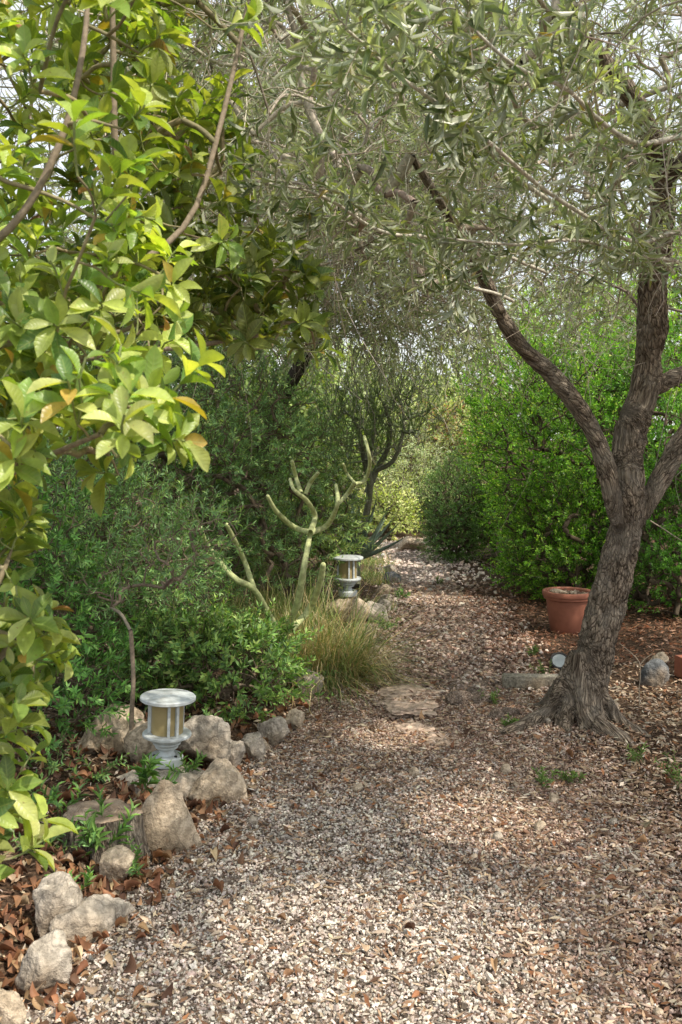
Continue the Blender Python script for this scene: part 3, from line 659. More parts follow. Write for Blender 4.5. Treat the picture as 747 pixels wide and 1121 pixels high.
# side shoots along these boughs
bs_, bd_ = [], []
for p, r_ in bo:
    for q in range(3, 20):
        for _ in range(2): bs_.append(p[q]); t = nz(p[min(q + 1, 19)] - p[q - 1]); bd_.append(nz(t * .6 + R.normal(0, .6, 3) + A([0, 0, .15])))
BS = shoots(A(bs_), A(bd_), R.uniform(.12, .32, len(bs_)), .25, .25, 7)
OC = [(.36, .42, .26), (.48, .53, .38), (.20, .26, .14), (.64, .67, .56), (.48, .55, .18), (.42, .32, .1)]; OP = [.34, .27, .2, .1, .07, .015]
lowz = SH[:, 0, 2]; leafy = R.random(K) < np.clip(.38 + (lowz - 2.15) * 1.6, .2, 1); leafy &= ~in_gap(SH[:, 4]); near = np.linalg.norm(ends - A([0, 0, 1.5]), axis=1) < 3.6
ll = [leaves_on(SH[leafy & near], 18, .75, .052, .2, OC, OP, T_LANCE, 'opp', .05, .3), leaves_on(SH[leafy & ~near], 20, .75, .054, .22, OC, OP, T_CHEAP, 'opp', .05, .3), leaves_on(BS, 14, .75, .062, .2, OC, OP, T_LANCE, 'opp', .15, .3)]
mk('twigs', [(a[0] - ob_, *a[1:]) for a in [tubes(BS, np.linspace(1, .45, 7)[None] * .0018 * np.ones((len(BS), 1)), 4, palette(len(BS), [(.38, .36, .27)], [1]))]], M_twig, olive)
mk('crown', [(a[0] - ob_, *a[1:]) for a in ll], M_olive, olive)
# green olives
# ------------------------------------------------------------------ second olive, beyond the bed
fb = G(250, 668); fx = fb + A([0, .6, 0])
tr = [fx, fx + A([.1, .0, .8]), fx + A([.35, -.1, 1.6]), fx + A([.8, -.2, 2.4]), fx + A([1.2, -.4, 3.0])]
plant('olive_tree', 'smaller grey olive tree whose drooping twiggy crown hangs over the middle of the path', 'tree', fx,
      [(P(330, 190, 7.2), (1.15, 1.3, 1.0)), (P(400, 300, 7.4), (1.0, 1.2, .75)), (P(450, 330, 7.8), (.7, 1.0, .45)), (P(280, 60, 7.0), (1.3, 1.3, 1.1)), (P(420, 120, 7.6), (1.3, 1.2, 1.1))], 3500,
      .3, 18, .7, .06, .24, [(.28, .33, .21), (.38, .42, .30), (.18, .23, .13), (.48, .51, .40)], [.35, .3, .2, .15], M_olive, (.47, .41, .34), T_CHEAP, sag=.35, wob=.35, inner=.2, r_tip=.0026,
      upw=-.15, outw=.4, phyl='opp', trunk=(A(tr), [.11, .09, .07, .05, .03]), twig='twigs', crown='crown', bare=.3, keep=lambda a: a[:, 2] > 1.9 + .25 * noise(a * 1.5, 3))

# ------------------------------------------------------------------ broadleaf tree, left foreground
bt = thing('broadleaf_tree', 'bright green broad leaved tree filling the left foreground in full sun', 'tree', (-1.75, 2.1, 0)); b0 = A([-1.75, 2.1, 0.])
BL = [[(-330, 900, 2.1), (-300, 650, 2.1), (-200, 520, 2.1), (-90, 440, 2.1), (30, 415, 2.2), (110, 388, 2.35), (200, 380, 2.6), (290, 366, 2.8)],
      [(-330, 900, 2.1), (-300, 600, 2.1), (-150, 440, 2.1), (40, 360, 2.2), (150, 290, 2.3), (210, 235, 2.4), (243, 130, 2.5), (268, 20, 2.6), (285, -60, 2.6)],
      [(-320, 700, 2.1), (-250, 450, 2.0), (-120, 330, 1.9), (0, 260, 1.9), (60, 170, 1.9), (90, 60, 1.95), (100, -60, 2.0)],
      [(-320, 800, 2.1), (-260, 620, 1.9), (-140, 560, 1.75), (-40, 540, 1.7), (50, 500, 1.65), (110, 475, 1.6)],
      [(-330, 1000, 2.1), (-280, 920, 2.0), (-140, 860, 1.95), (-60, 800, 1.9), (0, 720, 1.9), (35, 680, 1.9)],
      [(-330, 1000, 2.1), (-260, 960, 1.9), (-140, 930, 1.85), (-50, 900, 1.85), (0, 860, 1.9)],
      [(150, 290, 2.3), (128, 180, 2.2), (124, 60, 2.2), (122, -70, 2.2)]]
BRD = [[.04, .025, .012, .009, .008, .007, .006, .005], [.05, .03, .012, .008, .008, .007, .007, .006, .005], [.035, .025, .014, .008, .007, .006, .004], [.03, .02, .009, .007, .005, .004], [.03, .02, .013, .01, .007, .004], [.03, .02, .012, .008, .004], [.008, .008, .007, .005]]
bl = [smooth_line(line_px(p), r, 26) for p, r in zip(BL, BRD)]
trk = smooth_line([A([-1.75, 2.1, -.05]), A([-1.73, 2.1, .4]), A([-1.72, 2.1, .9]), A([-1.68, 2.1, 1.4])], [.07, .06, .055, .045], 26)
gt = [tubes(trk[0][None], trk[1][None], 14, (.15, .12, .09))]
mk('trunk', [(a[0] - b0, *a[1:]) for a in gt], M_barkd, bt)
init = np.concatenate([b[0][8:] for b in bl])
def vol(boxes):
    o = []
    for (x0, x1, y0, y1, d0_, d1_, n_) in boxes:
        for _ in range(n_):
            o.append(P(R.uniform(x0, x1), R.uniform(y0, y1), R.uniform(d0_, d1_)))
    return A(o)
att = np.concatenate([vol([(-180, 175, -120, 330, 1.6, 3.0, 205), (60, 240, -60, 120, 2.2, 3.2, 40), (150, 245, 120, 300, 2.4, 3.0, 45), (-160, 180, 320, 400, 1.8, 2.9, 60), (160, 345, 285, 385, 2.6, 3.2, 60),
     (-140, 130, 420, 520, 1.55, 2.0, 44), (90, 200, 430, 500, 1.55, 1.75, 7), (-150, 20, 510, 650, 1.9, 2.3, 24), (-110, 48, 655, 760, 1.85, 2.2, 30), (-110, 18, 760, 965, 1.8, 2.15, 40)])])
k = att[:, 2] > .12; att = att[k]
PT, RD, ends, dirs, nodes = grow(init, att, .08, .0022, r_max=.0075, jitter=.15, up=.05); K = len(ends)
sd = nz(dirs * .5 + A([.25, -.3, .55]) + R.normal(0, .35, (K, 3)))
SH = shoots(ends, sd, R.uniform(.05, .12, K), -.1, .15, 5)
# secondary shoots from nodes
q = nodes[R.integers(len(init), len(nodes), 420)] + 0; SH2 = shoots(q, nz(A([.2, -.2, .5]) + R.normal(0, .6, (len(q), 3))), R.uniform(.04, .1, len(q)), 0, .2, 5)
mk('branches', [(a[0] - b0, *a[1:]) for a in [tubes(A([b[0] for b in bl]), A([b[1] for b in bl]), 10, (.25, .2, .145)), tubes(PT, RD, 6, palette(K, [(.24, .2, .12), (.3, .26, .15)], [.5, .5])),
   tubes(SH, np.full((K, 5), .0022), 5, (.26, .3, .12)), tubes(SH2, np.full((len(q), 5), .002), 4, (.26, .3, .12))]], M_twig, bt)
BC = [(.40, .50, .13), (.26, .40, .10), (.54, .60, .22), (.12, .22, .06), (.52, .38, .10), (.38, .18, .07)]; BP = [.36, .24, .24, .14, .02, .01]
def shade_low(P_, c):  # rear low leaves darkened, shade put into the leaf colour
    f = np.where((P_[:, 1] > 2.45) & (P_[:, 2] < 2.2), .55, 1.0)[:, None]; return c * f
mk('crown', [(a[0] - b0, *a[1:]) for a in [leaves_on(SH, 9, 1.0, .068, .43, BC, BP, T_BROAD, 'spiral', .35, .5, .25, .1, cfun=shade_low), leaves_on(SH2, 6, .95, .052, .45, BC, BP, T_BROAD, 'spiral', .3, .5, cfun=shade_low)]], M_broad, bt)

# ------------------------------------------------------------------ left bed shrubs (narrow whorled leaves)
SC = [(.15, .28, .11), (.21, .36, .14), (.29, .43, .13), (.10, .19, .07)]; SPb = [.35, .3, .15, .2]
def bed_shrub(label, blobs, basepx, n, cols=SC, **kw):
    b = G(*basepx); b[2] = gz(b[0], b[1]); a = dict(shL=.16, M=20, ang=.85, L=.036, W=.24); a.update(kw)
    return plant('leafy_shrub', label, 'shrub', b, blobs, n, a['shL'], a['M'], a['ang'], a['L'], a['W'], cols, SPb, M_shrub, (.15, .115, .08), T_CHEAP, sag=.1, r_tip=.002, s0=.3, wob=.2,
                 **{k: v for k, v in a.items() if k not in ('shL', 'M', 'ang', 'L', 'W')})
bed_shrub('tall blue green shrub with fine whorled leaves rising behind the pale succulent', [(P(255, 455, 6.7), (.55, .5, .45)), (P(200, 520, 6.4), (.6, .5, .5)), (P(305, 490, 6.9), (.35, .4, .35)), (P(265, 600, 6.9), (.5, .4, .4))], (250, 698), 1600)
bed_shrub('dark green fine leaved shrub behind the sapling stem', [(P(130, 600, 5.2), (.45, .45, .35)), (P(60, 570, 5.2), (.45, .5, .4)), (P(110, 700, 5.0), (.5, .4, .28)), (P(180, 640, 5.5), (.3, .35, .3))], (120, 770), 1200)
bed_shrub('low glossy leaved shrub behind the near lamp', [(P(250, 735, 4.9), (.32, .25, .17)), (P(195, 720, 4.9), (.28, .25, .16)), (P(275, 715, 5.2), (.18, .2, .15))], (250, 785), 480, L=.042, W=.36, cols=[(.17, .31, .09), (.25, .40, .11), (.34, .46, .13), (.09, .18, .06)])
bed_shrub('deep green shrub on the far left behind broad leaves', [(P(20, 690, 4.4), (.45, .4, .3)), (P(40, 760, 4.2), (.4, .3, .2)), (P(-30, 600, 4.4), (.5, .5, .4))], (20, 830), 800, cols=[(.10, .24, .06), (.15, .32, .08), (.22, .40, .10), (.06, .14, .04)], L=.042, W=.3)
bed_shrub('tall shrub filling the back left corner of the bed', [(P(60, 450, 7.2), (.9, .7, .7)), (P(160, 430, 7.6), (.7, .7, .6)), (P(120, 540, 7.2), (.9, .7, .6))], (100, 680), 1500, L=.045, W=.3, cols=[(.15, .28, .08), (.23, .37, .10), (.31, .44, .12), (.09, .18, .06)])
bed_shrub('light green shrub between the pale succulent and the far lamp', [(P(330, 560, 7.8), (.5, .5, .4)), (P(340, 575, 8.2), (.3, .4, .25)), (P(310, 610, 7.6), (.45, .4, .3))], (330, 670), 800, cols=[(.18, .28, .10), (.26, .36, .12), (.32, .38, .11), (.11, .19, .08)], L=.05, W=.25)
# sapling
sb = P(146, 832, 4.05)
sg = line_px([(146, 840, 4.05), (144, 790, 4.05), (146, 745, 4.05), (144, 702, 4.05)])
sp = plant('sapling', 'thin bare stemmed sapling standing left of the near lamp', 'sapling', sb, [(P(190, 610, 4.3), (.17, .2, .14)), (P(120, 640, 4.3), (.15, .15, .12)), (P(230, 580, 4.4), (.14, .15, .1))], 150, .12, 16, .8, .035, .23, SC, SPb, M_shrub,
      (.24, .19, .14), r_tip=.0018, trunk=(A(sg + [P(143, 690, 4.05)]), [.0115, .0105, .010, .010, .009]), crown='crown', twig='branches', r_max=.008)

# ------------------------------------------------------------------ seedlings and weeds
def seedling(name, label, px, py, H, n, L, W, cols, group=None, spread=.5, M=14, z=0, ang=.8, cat='seedling'):
    b = G(px, py, z); b[2] = max(gz(b[0], b[1]), z)
    o = thing(name, label, cat, b, group); d = nz(A([0, 0, 1]) + R.normal(0, spread, (n, 3)) * A([1, 1, .2]))
    s = shoots(np.zeros((n, 3)) + R.normal(0, .012, (n, 3)) * A([1, 1, 0]), d, H * R.uniform(.6, 1.1, n), .05, .2, 6)
    mk('stem', [tubes(s, np.linspace(1, .5, 6)[None] * .0022 * np.ones((n, 1)), 5, (.14, .16, .07))], M_twig, o)
    mk('leaves', [leaves_on(s, M, ang, L, W, cols, [1] * len(cols), T_LANCE, 'spiral', .15, .3, brighten=.5)], M_shrub, o)
    return o
SG = [(.12, .24, .06), (.17, .30, .08), (.08, .17, .05)]
seedling('seedling', 'fresh green seedling with long leaves before the near lamp', 158, 868, .17, 4, .075, .17, SG, M=16, z=.11)
seedling('seedling', 'tall leafy seedling growing in front of the tree stump', 112, 935, .26, 5, .055, .26, SG, M=20, z=.06)
seedling('seedling', 'thin pale green seedling by the upright grey stone', 90, 985, .16, 3, .04, .3, SG, z=.06)
seedling('seedling', 'small leafy seedling just left of the stump', 62, 905, .2, 4, .05, .3, SG, z=.06)
seedling('seedling', 'narrow seedling between small pale stone and stump', 148, 960, .12, 3, .035, .25, SG, z=.03)
seedling('seedling', 'low seedling behind the pointed cream stone', 205, 850, .12, 4, .04, .25, SG, z=.08)
WD = 'small green weeds near the olive roots'
for px, py, H, lab in [(541, 778, .10, 'upright tuft of weed left of the olive roots'), (598, 862, .09, 'pale weed standing left in front of the olive roots'), (624, 858, .08, 'short weed directly before the olive roots'),
                       (702, 836, .11, 'feathery weed right of the olive roots'), (742, 862, .14, 'leafy weed at the right edge of the picture'), (596, 742, .10, 'wispy weed beside the concrete block'), (586, 720, .10, 'sparse weed near the spotlight'), (560, 800, .06, 'tiny weed on the clods'), (480, 640, .08, 'pale weed in the far part of the path')]:
    seedling('weed', lab, px, py, H, 6, .028, .25, [(.14, .22, .06), (.1, .17, .05)], WD, .45, 12, cat='weed')
# low ground plants in bed
for n_, (px, py) in enumerate([(60, 850), (100, 860), (230, 800), (255, 790), (300, 770), (20, 880), (350, 745), (420, 690), (45, 940), (440, 655)]):
    seedling('ground_plant', ['low leafy plant in the planted bed', 'low leafy plant in the planted bed'][0], px, py, R.uniform(.1, .18), 8, .035, .3, SC, 'low plants scattered in the planted bed', .8, 12, z=.05, cat='plant')

# ------------------------------------------------------------------ grasses
def grass(name, label, px, py, n, L, straw, spread=.5, wid=.005, z=0, cat='grass clump', r0=.08, grp=None, lean=(0, 0)):
    b = G(px, py, z); b[2] = gz(b[0], b[1]); o = thing(name, label, cat, b, grp); nn = 7
    st = np.stack([np.clip(R.normal(0, r0, n), -1.7 * r0, 1.7 * r0), np.clip(R.normal(0, r0, n), -1.7 * r0, 1.7 * r0), np.zeros(n) - .02], 1); a = R.random(n) * 6.283; sp_ = np.abs(R.normal(0, spread, n))
    d = nz(np.stack([np.cos(a) * sp_ + lean[0], np.sin(a) * sp_ + lean[1], np.ones(n)], 1)); LL = L * R.uniform(.5, 1.1, n)
    s = shoots(st, d, LL, R.uniform(.15, .95, n), .12, nn); s[:, :, 2] = np.maximum(s[:, :, 2], .01 * R.random((n, 1)))
    T = frames(s); side = nz(np.cross(T, A([0, 0, 1.])) + R.normal(0, .2, (n, 1, 3)))
    w = (wid * R.uniform(.5, 1.2, n))[:, None] * A([.8, 1, 1, .9, .75, .5, .08])[None]
    V = np.stack([s - side * w[..., None] / 2, s + side * w[..., None] / 2], 2).reshape(-1, 3)
    i = np.arange(n * nn * 2).reshape(n, nn, 2); Fc = np.stack([i[:, :-1, 0], i[:, :-1, 1], i[:, 1:, 1], i[:, 1:, 0]], -1).reshape(-1, 4)
    isS = (R.random(n) < straw)[:, None]; c = np.where(isS, palette(n, [(.62, .50, .27), (.70, .60, .38), (.46, .34, .18)], [1, 1, .6]), palette(n, [(.22, .32, .09), (.32, .4, .13), (.15, .24, .08)], [1, 1, 1]))
    mk('blades', [(V, Fc, np.repeat(c, nn * 2, 0))], M_grass, o); return o
GG = 'arching grass clumps along the bed'
grass('grass_clump', 'big blond and green grass clump spilling onto the path', 352, 742, 2100, .84, .5, .95, grp=GG, r0=.13, lean=(.28, -.1))
grass('grass_clump', 'straw coloured grass clump right under the pale succulent', 322, 728, 900, .7, .45, .6, grp=GG, r0=.1)
grass('grass_clump', 'greener grass clump left of the pale succulent', 258, 712, 800, .62, .3, .5, grp=GG, r0=.12)
grass('grass_clump', 'tall green grass clump behind the pale succulent', 300, 690, 900, .8, .2, .35, grp=GG, r0=.14)
grass('grass_clump', 'fine green grass clump left of the far lamp', 328, 690, 500, .42, .25, .5, grp=GG, r0=.12)
grass('grass_clump', 'low green grass tuft right of the far lamp', 408, 668, 260, .22, .2, .6, grp=GG, r0=.1, wid=.006)
grass('grass_clump', 'dry grass tuft hanging over stones near the bend', 415, 640, 260, .22, .5, .6, grp=GG, r0=.08)

grass('grass_clump', 'dark green grass tuft at the foot of the blue green aloe', 402, 634, 420, .26, .2, .7, grp=GG, r0=.12, wid=.006)
grass('grass_clump', 'wispy green grass tuft where the path turns left', 403, 618, 420, .26, .3, .7, grp=GG, r0=.14, wid=.007)
grass('grass_clump', 'farthest grass tuft left of the path end', 392, 606, 360, .3, .3, .7, grp=GG, r0=.16, wid=.008)
# ------------------------------------------------------------------ pale succulent
sc_ = G(310, 757); sc_[2] = gz(sc_[0], sc_[1]); dS = sc_[1]
def succ_lines(lst, dx=0):
    return [smooth_line([P(a, b, dS + dd + .15 * math.sin(i * 1.7 + dx)) for i, (a, b, dd) in enumerate(l)], [q * .62 * S * dS for q in r], 22) for l, r in lst]
SL = [([(310, 760, 0), (311, 700, 0), (326, 660, 0), (333, 620, 0), (340, 583, 0)], [7.5, 7, 6.3, 5.6, 4.4]),
      ([(340, 583, 0), (322, 577, 0), (303, 560, -.05), (293, 543, -.05)], [6, 4.6, 4.2, 3.2]), ([(340, 583, 0), (345, 565, 0), (336, 548, 0), (322, 536, 0), (318, 525, 0)], [6, 4.6, 4, 3.4, 3]),
      ([(330, 540, 0), (324, 522, 0), (320, 505, 0)], [3.8, 4, 3.2]), ([(334, 542, 0), (340, 528, 0), (348, 518, 0)], [3.6, 4, 3.2]),
      ([(340, 583, 0), (357, 576, 0), (366, 562, .03), (370, 548, .03), (368, 531, .03)], [6, 4.6, 4.2, 4, 3.2]), ([(370, 552, .03), (381, 540, .1), (388, 528, .1)], [3.5, 4.2, 3.2]),
      ([(388, 530, .1), (400, 525, .15), (405, 508, .2), (403, 492, .2), (399, 478, .2)], [3.3, 3.6, 3.5, 3.3, 2.7]), ([(388, 528, .1), (380, 518, .15), (376, 508, .15)], [2.6, 2.6, 2.2]),
      ([(308, 700, 0), (296, 676, 0), (278, 645, .03), (258, 634, .05), (238, 612, .08), (224, 590, .08), (220, 578, .08)], [7, 6.2, 5.6, 5.2, 5, 4.4, 3.4]),
      ([(278, 645, .03), (268, 615, .08), (256, 590, .1), (248, 574, .1)], [5.2, 5, 4.6, 3.4]), ([(318, 690, .06), (338, 668, .1), (350, 640, .12), (354, 618, .12)], [6.5, 6.5, 6.2, 4.6])]
su = thing('candelabra_succulent', 'pale green candelabra succulent with bare upturned arms in the bed', 'succulent', sc_)
sl = succ_lines(SL)
def cap(l):
    p, r = l; t = nz(p[-1] - p[-2]); p2 = np.vstack([p, p[-1] + t * r[-1] * .5, p[-1] + t * r[-1] * .85]); r2 = np.concatenate([r, [r[-1] * .75, .0003]])
    r2 = r2 * (1 + .14 * noise(p2 * 28)); return p2, r2
sl = [cap(l) for l in sl]
mk('stems', [(a[0] - sc_, *a[1:]) for a in [tubes(A([l[0] for l in sl]), A([l[1] for l in sl]), 12, (.46, .50, .24))]], M_succ, su)
# ------------------------------------------------------------------ branching tree beyond (thin upright branches)
tb_ = G(395, 652); dT = tb_[1]
TL = [[(390, 640), (392, 600), (402, 560), (405, 530), (402, 505)], [(402, 540), (412, 515), (425, 490), (427, 465), (420, 440)], [(403, 520), (398, 500), (394, 475), (385, 455)], [(412, 515), (430, 505), (440, 480), (442, 455), (436, 430)], [(402, 550), (388, 545), (372, 535), (366, 528)], [(402, 505), (408, 480), (410, 450), (404, 425)]]
TR = [[6.5, 5.5, 5, 4.5, 3.5], [5, 4.5, 3.5, 2.8, 1.8], [4.5, 3.6, 2.8, 1.6], [3.6, 3, 2.6, 2, 1.3], [3.6, 3.4, 3, 2], [4.5, 3.2, 2.4, 1.2]]
fan = thing('thin_branched_tree', 'small grey tree of many thin upright branches behind the far lamp', 'tree', tb_)
tl = [smooth_line([P(a, b, dT + .12 * math.sin(i + j)) for i, (a, b) in enumerate(l)], [q * .8 * S * dT for q in r], 18) for j, (l, r) in enumerate(zip(TL, TR))]
mk('trunk', [(a[0] - tb_, *a[1:]) for a in [tubes(A([l[0] for l in tl]), A([l[1] for l in tl]), 10, (.17, .175, .12))]], M_twig, fan)
init = np.concatenate([l[0][6:] for l in tl]); att, _ = shell([(P(410, 455, dT), (.55, .5, .4)), (P(445, 440, dT), (.4, .4, .35)), (P(385, 480, dT), (.35, .4, .35))], 420, .2)
PT, RD, ends, dirs, nodes = grow(init, att, .1, .003, r_max=.012, up=-.1); K = len(ends)
SH = shoots(ends, nz(dirs * .4 + A([0, 0, 1]) + R.normal(0, .35, (K, 3))), R.uniform(.12, .28, K), 0, .15, 5)
mk('branches', [(a[0] - tb_, *a[1:]) for a in [tubes(PT, RD, 5, (.2, .22, .14)), tubes(SH, np.full((K, 5), .003), 4, (.16, .22, .08))]], M_twig, fan)
mk('crown', [(a[0] - tb_, *a[1:]) for a in [leaves_on(SH, 10, .6, .05, .16, [(.24, .34, .12), (.17, .25, .09)], [1, 1], T_CHEAP)]], M_shrub, fan)
# ------------------------------------------------------------------ aloes
def aloe(label, px, py, n, L, d_off=0, z=.1, cols=((.13, .19, .13), (.18, .25, .17))):
    b = G(px, py, 0); b = b + A([0, d_off, 0]); b[2] = z; o = thing('aloe', label, 'aloe', b); gs = []; nn = 9
    a = np.arange(n) * 2.4; el = np.linspace(.25, 1.35, n); d = np.stack([np.cos(a) * np.cos(el), np.sin(a) * np.cos(el), np.sin(el)], 1)
    s = shoots(np.zeros((n, 3)) + d * .02, d, L * R.uniform(.8, 1.1, n), -.25, .05, nn); T = frames(s); side = nz(np.cross(T, A([0, 0, 1.]))); up_ = np.cross(side, T)
    w = (L * .16) * A([.8, 1, 1, .92, .8, .65, .45, .25, .02])[None, :, None] * np.ones((n, 1, 1))
    prof = [(-.5, .18), (-.25, -.02), (0, -.1), (.25, -.02), (.5, .18), (.25, -.14), (0, -.3), (-.25, -.14)]
    V = np.stack([s + side * w * u + up_ * w * v for u, v in prof], 2); i = np.arange(n * nn * 8).reshape(n, nn, 8); nx = np.roll(i, -1, 2)
    Fc = np.stack([i[:, :-1], nx[:, :-1], nx[:, 1:], i[:, 1:]], -1).reshape(-1, 4); c = palette(n, cols, [1, 1])
    mk('leaves', [(V.reshape(-1, 3), Fc, np.repeat(c, nn * 8, 0))], M_succ, o)
    st = np.stack([np.zeros(6), np.zeros(6), np.linspace(-z - .02, .03, 6)], 1)
    mk('stem', [tubes(st[None], np.full((1, 6), .05), 10, (.12, .085, .06))], M_barkd, o); return o
aloe('blue green aloe rosette at the foot of the thin branched tree', 388, 642, 26, .5, -.25, .3)
aloe('dark aloe rosette in the shade behind the pale succulent', 302, 662, 24, .42, 0, .42)
aloe('small aloe rosette low beside the dark shaded one', 318, 668, 18, .28, -.3, .12)

# ------------------------------------------------------------------ hedges right
HC = [(.12, .26, .03), (.19, .39, .045), (.06, .13, .022), (.36, .50, .09)]; HP = [.35, .3, .2, .15]
def hedge(label, blobs, basepx, n, cols=HC, name='hedge_shrub', L=.034, W=.42, M=20, shL=.17, **kw):
    b = G(*basepx); b[2] = gz(b[0], b[1])
    return plant(name, label, 'shrub', b, blobs, n, shL, M, .75, L, W, cols, HP, M_hedge, (.10, .075, .05), T_CHEAP, sag=.05, r_tip=.002, s0=.2, wob=.2, brighten=.6, outw=.9, upw=.45, inner=.6, r_max=.022, step=.2, **kw)  # brighten lightens tip leaves: lit spray tips put into the colour
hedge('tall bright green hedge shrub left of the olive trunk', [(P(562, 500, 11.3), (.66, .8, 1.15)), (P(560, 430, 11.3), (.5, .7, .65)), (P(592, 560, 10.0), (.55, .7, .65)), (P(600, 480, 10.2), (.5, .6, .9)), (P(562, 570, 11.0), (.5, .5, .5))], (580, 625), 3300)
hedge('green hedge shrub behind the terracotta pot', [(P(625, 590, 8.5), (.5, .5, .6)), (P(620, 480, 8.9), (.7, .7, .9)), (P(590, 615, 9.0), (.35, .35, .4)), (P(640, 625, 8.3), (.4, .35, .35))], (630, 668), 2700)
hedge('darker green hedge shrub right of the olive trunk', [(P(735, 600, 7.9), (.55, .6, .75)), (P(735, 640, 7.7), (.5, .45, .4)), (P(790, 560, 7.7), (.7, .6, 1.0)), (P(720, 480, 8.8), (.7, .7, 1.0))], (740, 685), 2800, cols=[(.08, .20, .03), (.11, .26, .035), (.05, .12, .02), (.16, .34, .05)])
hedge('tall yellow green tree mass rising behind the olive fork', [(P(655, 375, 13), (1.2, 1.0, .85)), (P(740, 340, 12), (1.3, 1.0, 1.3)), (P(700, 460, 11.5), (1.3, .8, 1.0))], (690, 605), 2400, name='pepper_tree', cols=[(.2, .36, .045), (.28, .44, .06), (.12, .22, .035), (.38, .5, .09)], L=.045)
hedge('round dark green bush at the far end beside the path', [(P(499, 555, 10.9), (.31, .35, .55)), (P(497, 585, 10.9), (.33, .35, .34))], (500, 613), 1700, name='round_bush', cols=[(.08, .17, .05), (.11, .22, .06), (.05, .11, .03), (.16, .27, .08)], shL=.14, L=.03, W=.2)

# ------------------------------------------------------------------ distance: light shrubs and trees
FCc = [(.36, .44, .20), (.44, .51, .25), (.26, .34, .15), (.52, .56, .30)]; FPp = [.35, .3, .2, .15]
def far_plant(name, label, cat, c, r, n, L, cols, trunk=True, zmin=.1, grp=None, W=.45, bx=None):
    c = A(c, float); b = A([c[0], c[1], -.3 if c[1] > 15 else -.05]) if bx is None else bx
    blobs = [(c, r), (c + A([-r[0] * .6, 0, -r[2] * .25]), tuple(q * .65 for q in r)), (c + A([r[0] * .6, .1, -r[2] * .3]), tuple(q * .62 for q in r)), (c + A([0, -.2, r[2] * .4]), tuple(q * .6 for q in r))]
    tk = None
    if trunk: tk = (A([b, b + (c - b) * .4 + A([.1, 0, 0]), b + (c - b) * .75, c]), [.16, .12, .09, .04])
    return plant(name, label, cat, b, blobs, n, .35, 14, .9, L, W, cols, FPp, M_far, (.15, .12, .09), T_CHEAP, r_tip=.005, sag=.1, wob=.3, inner=.35, r_max=.06, step=.3, trunk=tk, crown='crown' if trunk else 'foliage', twig='branches' if trunk else 'stems', zmin=zmin, group=grp)
g2 = 'sunny shrubs beyond the end of the path'
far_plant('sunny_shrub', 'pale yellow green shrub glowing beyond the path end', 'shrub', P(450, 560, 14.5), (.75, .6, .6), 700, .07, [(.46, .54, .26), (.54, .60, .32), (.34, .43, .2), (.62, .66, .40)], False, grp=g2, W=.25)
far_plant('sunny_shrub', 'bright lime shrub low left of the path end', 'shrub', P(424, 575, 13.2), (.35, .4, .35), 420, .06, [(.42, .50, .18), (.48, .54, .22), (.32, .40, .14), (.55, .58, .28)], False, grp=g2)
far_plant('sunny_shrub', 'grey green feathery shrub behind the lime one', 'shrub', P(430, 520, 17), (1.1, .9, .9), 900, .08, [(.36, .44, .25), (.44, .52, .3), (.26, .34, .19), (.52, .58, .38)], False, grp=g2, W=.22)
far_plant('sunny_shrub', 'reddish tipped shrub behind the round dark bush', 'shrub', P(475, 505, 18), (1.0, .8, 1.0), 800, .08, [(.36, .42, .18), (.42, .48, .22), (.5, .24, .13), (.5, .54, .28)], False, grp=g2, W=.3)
g3 = 'trees closing the view behind the garden'
for (px, py, d, r, lab) in [(470, 462, 21, (1.6, 1.3, .8), 'yellow green tree seen just above the path end'), (380, 450, 19, (1.7, 1.3, 1.2), 'pale tree behind the thin branched tree'),
        (285, 470, 16, (1.7, 1.3, 1.3), 'dark green tree behind the smaller olive'), (180, 370, 13.5, (1.9, 1.3, 1.7), 'leafy tree far back on the left behind the bed'), (40, 420, 12.5, (1.9, 1.3, 1.8), 'shady tree at the far left edge'),
        (590, 400, 21, (2.2, 1.4, 1.9), 'tree behind the bright hedge'), (800, 400, 14, (2, 1.5, 2.4), 'tree at the far right behind the hedge')]:
    far_plant('background_tree', lab, 'tree', P(px, py, d), r, 1100, .11, [(.16, .24, .08), (.22, .31, .09), (.1, .17, .06), (.34, .4, .12)] if d < 17 else FCc, True, grp=g3)

